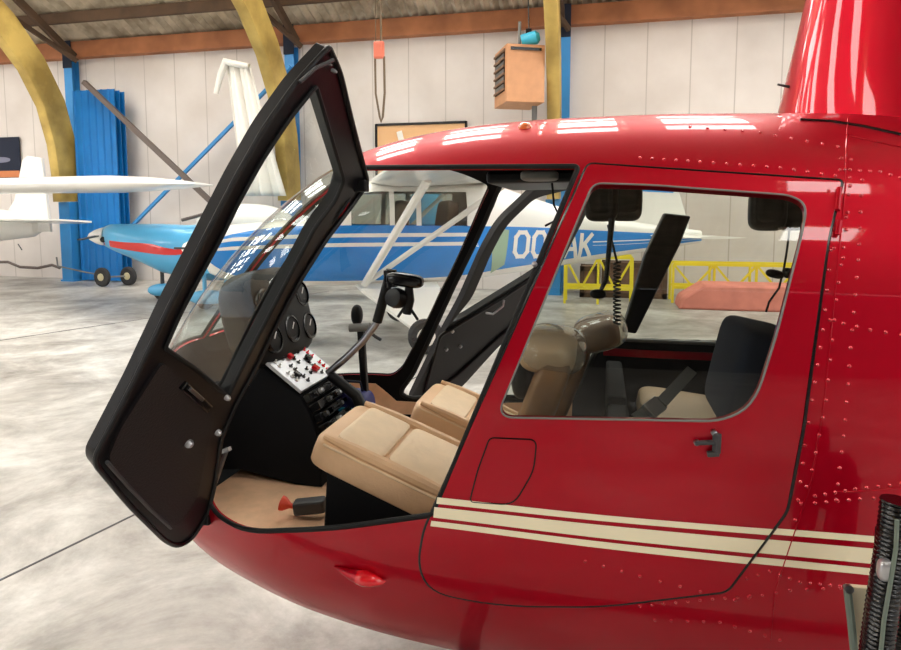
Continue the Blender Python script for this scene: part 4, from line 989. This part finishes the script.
for (x,y) in ((.95,0),(2.0,-1.15),(2.0,1.15)):
    b = MB(); b.tube([(x,y,.62),(x,y,.30)],.035,8); lg = b.build('landing_gear_leg','dkgrey' if y == 0 else 'ltblue',rb,smooth=True)
    b = MB(); b.sup((x+.05,y,.20),(.62,.20,.24),None,.9,.8); b.build('wheel_fairing','ltblue',lg,smooth=True)
    b = MB(); b.lathe([(0,-.05),(.10,-.05),(.15,-.03),(.16,0),(.15,.03),(.10,.05),(0,.05)],(x,y,.16),(0,1,0),20); b.build('wheel','tyre',lg,smooth=True)

# ================================================================ WHITE HIGH-WING AIRCRAFT (far left)
wt = empty('parked_aeroplane',(-11.0,9.6,0),math.radians(35),label='white high-wing light aeroplane cut off by the left edge of the picture',cat='aeroplane')
def toL(p): return Matrix.Rotation(-math.radians(35),3,'Z')@(V(p)-V((-11.0,9.6,0)))
# wing towards the camera side, its tip at the pixel (200,184)
tip = onY(201,184,8.3); rt_ = onY(-60,188,9.9); d = (tip-rt_); 
def wfo(p, c, th):
    o = []; ax = V((d.y,-d.x,0)).normalized()*-1
    for k in range(28):
        t = k/14 if k < 14 else 2-k/14
        u = .5-.5*math.cos(PI*t); yt = 5*th*c*(.2969*math.sqrt(u)-.126*u-.3516*u*u+.2843*u**3-.1015*u**4)
        o.append(toL(p+ax*(c*(u-.35))+V((0,0,yt if k < 14 else -yt*.8))))
    return o
b = MB(); b.loft([wfo(rt_-d*.25,1.5,.2),wfo(rt_,1.5,.2),wfo(rt_+d*.74,1.5,.2),wfo(rt_+d*.86,1.3,.17),wfo(rt_+d*.95,.9,.12),wfo(tip,.35,.08)]); b.build('wing','acwhite',wt,smooth=True,sharp=60)
YT = 11.7; tl = lambda x,y,Y=YT: toL(onY(x,y,Y))
nv = (Matrix.Rotation(-math.radians(35),3,'Z')@V((0,.08,0)))
b = MB(); b.prism([tl(-6,232),tl(14,200),tl(22,160),tl(27,156),tl(41,158),tl(46,200),tl(50,232)],nv); b.build('tail_fin','acwhite',wt,bevel=.015)
b = MB(); b.prism([tl(-40,221,11.1),tl(60,221,11.1),tl(92,223,11.3),tl(80,224,11.9),tl(-40,224,12.4)],(0,0,.04)); b.build('tailplane','acwhite',wt,bevel=.01)
b = MB(); secs = []
for (px,py,Y,rw,rh) in ((44,226,11.85,.06,.1),(34,226,11.75,.21,.24),(4,225,11.5,.29,.34),(-60,228,10.9,.36,.40),(-160,226,10.1,.45,.46),(-260,216,9.4,.52,.55),(-350,216,8.9,.48,.52),(-420,232,8.6,.12,.14)):
    c = tl(px,py,Y); secs.append([c+V((0,rw*math.cos(2*PI*k/20),rh*math.sin(2*PI*k/20))) for k in range(20)])
b.loft(secs); b.build('fuselage','acwhite',wt,smooth=True)
b = MB(); c1 = toL(V((onY(-110,232,11).x,11,1.2))); c2 = V((c1.x,c1.y,.22)); b.tube([c1,c2],.05,8); g = b.build('landing_gear_leg','acwhite',wt,smooth=True)
b = MB(); b.lathe([(0,-.06),(.15,-.06),(.2,-.03),(.2,.03),(.15,.06),(0,.06)],(c2.x,c2.y,.2),(0,1,0),20); b.build('wheel','tyre',g,smooth=True)
b = MB(); b.tube([tl(18,244,11.6),tl(22,250,11.6)],.012,6); b.build('tail_skid','dkgrey',wt)

# ================================================================ GROUND CART
c = onZ(110,287,0); t = empty('towing_cart',c,label='small two-wheeled ground cart with a thin tow bar near the blue sheets',cat='cart')
for px,dy in ((101,0.0),(119,.35)):
    dx = (px-110)/640*c.y*1.12
    b = MB(); b.lathe([(.09,-.04),(.17,-.05),(.205,-.03),(.21,0),(.205,.03),(.17,.05),(.09,.04)],(dx,dy,.21),(.1,1,0),24); w_ = b.build('wheel','tyre',t,smooth=True)
    b = MB(); b.lathe([(0,-.06),(.08,-.052),(.085,.0),(.08,.052),(0,.06)],(dx,dy,.21),(.1,1,0),16); b.build('hub',mat('hub_tan',(196,186,150),.6),w_,smooth=True)
b = MB(); b.tube([(-.17,0,.21),(.17,.35,.21)],.02,8); b.build('axle','grey',t)
b = MB(); e = onY(54,267,c.y)-c; b.tube([(-.17,.1,.22),(e.x*.5,.1,.30),(e.x,.1,.42),(e.x-.02,.1,.62)],.018,8); b.build('tow_bar','grey',t,smooth=True)
# hose on the wall
b = MB(); b.tube([onY(*q,12.9) for q in ((-30,262),(8,262),(20,267),(38,268),(52,265),(60,268))],.035,8); b.build('wall_cable','rust',smooth=True,label='dark cable drooping along the foot of the wall at left',cat='cable')

# ================================================================ YELLOW TRESTLES, CRATES, PINK MAT beyond the aircraft
def trestle(x0,x1,Y,ytop,ybot,lab,nb=4,single=False):
    A = onY(x0,ytop,Y); B = onY(x1,ytop,Y); zt = A.z; t = empty('trestle',((A.x+B.x)/2,Y,0),label=lab,cat='trestle'); w = B.x-A.x
    b = MB(); b.bar((-w/2,-.25,zt),(w/2,-.25,zt),.05,.05); b.bar((-w/2,.25,zt),(w/2,.25,zt),.07,.05); b.build('top_rail','yellow',t)
    b = MB(); b.bar((-w/2,-.25,.28),(w/2,-.25,.28),.05,.05); b.bar((-w/2,.25,.28),(w/2,.25,.28),.05,.05); b.build('lower_rail','yellow',t)
    for i in range(nb+1):
        for y in (-.25,.25):
            x = -w/2+w*i/nb; b = MB(); b.bar((x,y,0),(x,y,zt),.04,.04,(0,1,0)); b.build('leg','yellow',t)
    for i in range(nb):
        x = -w/2+w*i/nb; q = w/nb
        b = MB(); b.bar((x,-.26,zt),(x+q/2,-.26,.28),.035,.035); b.bar((x+q,-.26,zt),(x+q/2,-.26,.28),.035,.035) ; b.build('cross_brace','yellow',t)
    return t
trestle(566,632,11.6,256,303,'short yellow trestle with zigzag braces standing left of the slanting cabin post',2)
trestle(672,796,12.1,263,303,'long yellow trestle behind the pink mat',3)
def crate(x0,x1,y0,Y,dep,lab,m='crate'):
    A = onY(x0,y0,Y); B = onY(x1,y0,Y); h = A.z; t = empty('crate',((A.x+B.x)/2,Y+dep/2,0),label=lab,cat='crate'); w = B.x-A.x
    b = MB(); b.box((0,0,h/2),(w-.06,dep-.06,h-.04)); b.build('panels',m,t)
    b = MB()
    for sx in (-1,1):
        for sy in (-1,1): b.box((sx*(w/2-.04),sy*(dep/2-.04),h/2),(.08,.08,h))
    for z in (.05,h-.05): b.box((0,-dep/2+.03,z),(w,.06,.09)); b.box((0,dep/2-.03,z),(w,.06,.09))
    b.build('battens','dkwood',t)
crate(580,600,266,12.25,.6,'brown wooden crate behind the left end of the yellow trestle')
crate(602,668,262,12.3,.6,'wide brown crate behind the slanting cabin post',mat('crate_dark',(112,84,70),.8,noise=.3,nscale=5))
b = MB(); A = onY(682,310,11.0); B = onY(784,300,11.0); zt = onY(730,285,11.1).z
t = empty('foam_mat',((A.x+B.x)/2+.1,11.4,0),label='pink foam mat block lying in front of the long yellow trestle',cat='mat'); w = B.x-A.x
zt = max(.25,zt); b.prism([(-w/2-.15,-.35,.0),(w/2+.5,-.35,.0),(w/2+.5,-.35,zt),(-w/2+.25,-.35,zt),(-w/2-.1,-.35,zt*.45)],(0,.7,0)); b.build('foam_block','pink',t,bevel=.04)

# ================================================================ LIGHT, CAMERA
w = bpy.data.worlds.new('daylight'); bpy.context.scene.world = w; w.use_nodes = True
w.node_tree.nodes['Background'].inputs[0].default_value = (.85,.92,1,1); w.node_tree.nodes['Background'].inputs[1].default_value = 1.0
cd = bpy.data.cameras.new('camera'); co = bpy.data.objects.new('camera',cd); COL.objects.link(co)
cd.sensor_fit = 'HORIZONTAL'; cd.sensor_width = 36; cd.lens = 36*F/901
co.matrix_world = Matrix(((CR.x,CU.x,-CF.x,CAM.x),(CR.y,CU.y,-CF.y,CAM.y),(CR.z,CU.z,-CF.z,CAM.z),(0,0,0,1)))
cd.shift_y = -(325-PPY)/901; cd.clip_start = .02; cd.clip_end = 200
sc = bpy.context.scene; sc.camera = co
sc.view_settings.view_transform = 'Standard'; sc.view_settings.look = 'None'; sc.view_settings.gamma = 1; sc.view_settings.exposure = EXPO
sc.view_settings.use_curve_mapping = False
sc.cycles.max_bounces = 8; sc.cycles.transparent_max_bounces = 16; sc.cycles.sample_clamp_indirect = 4
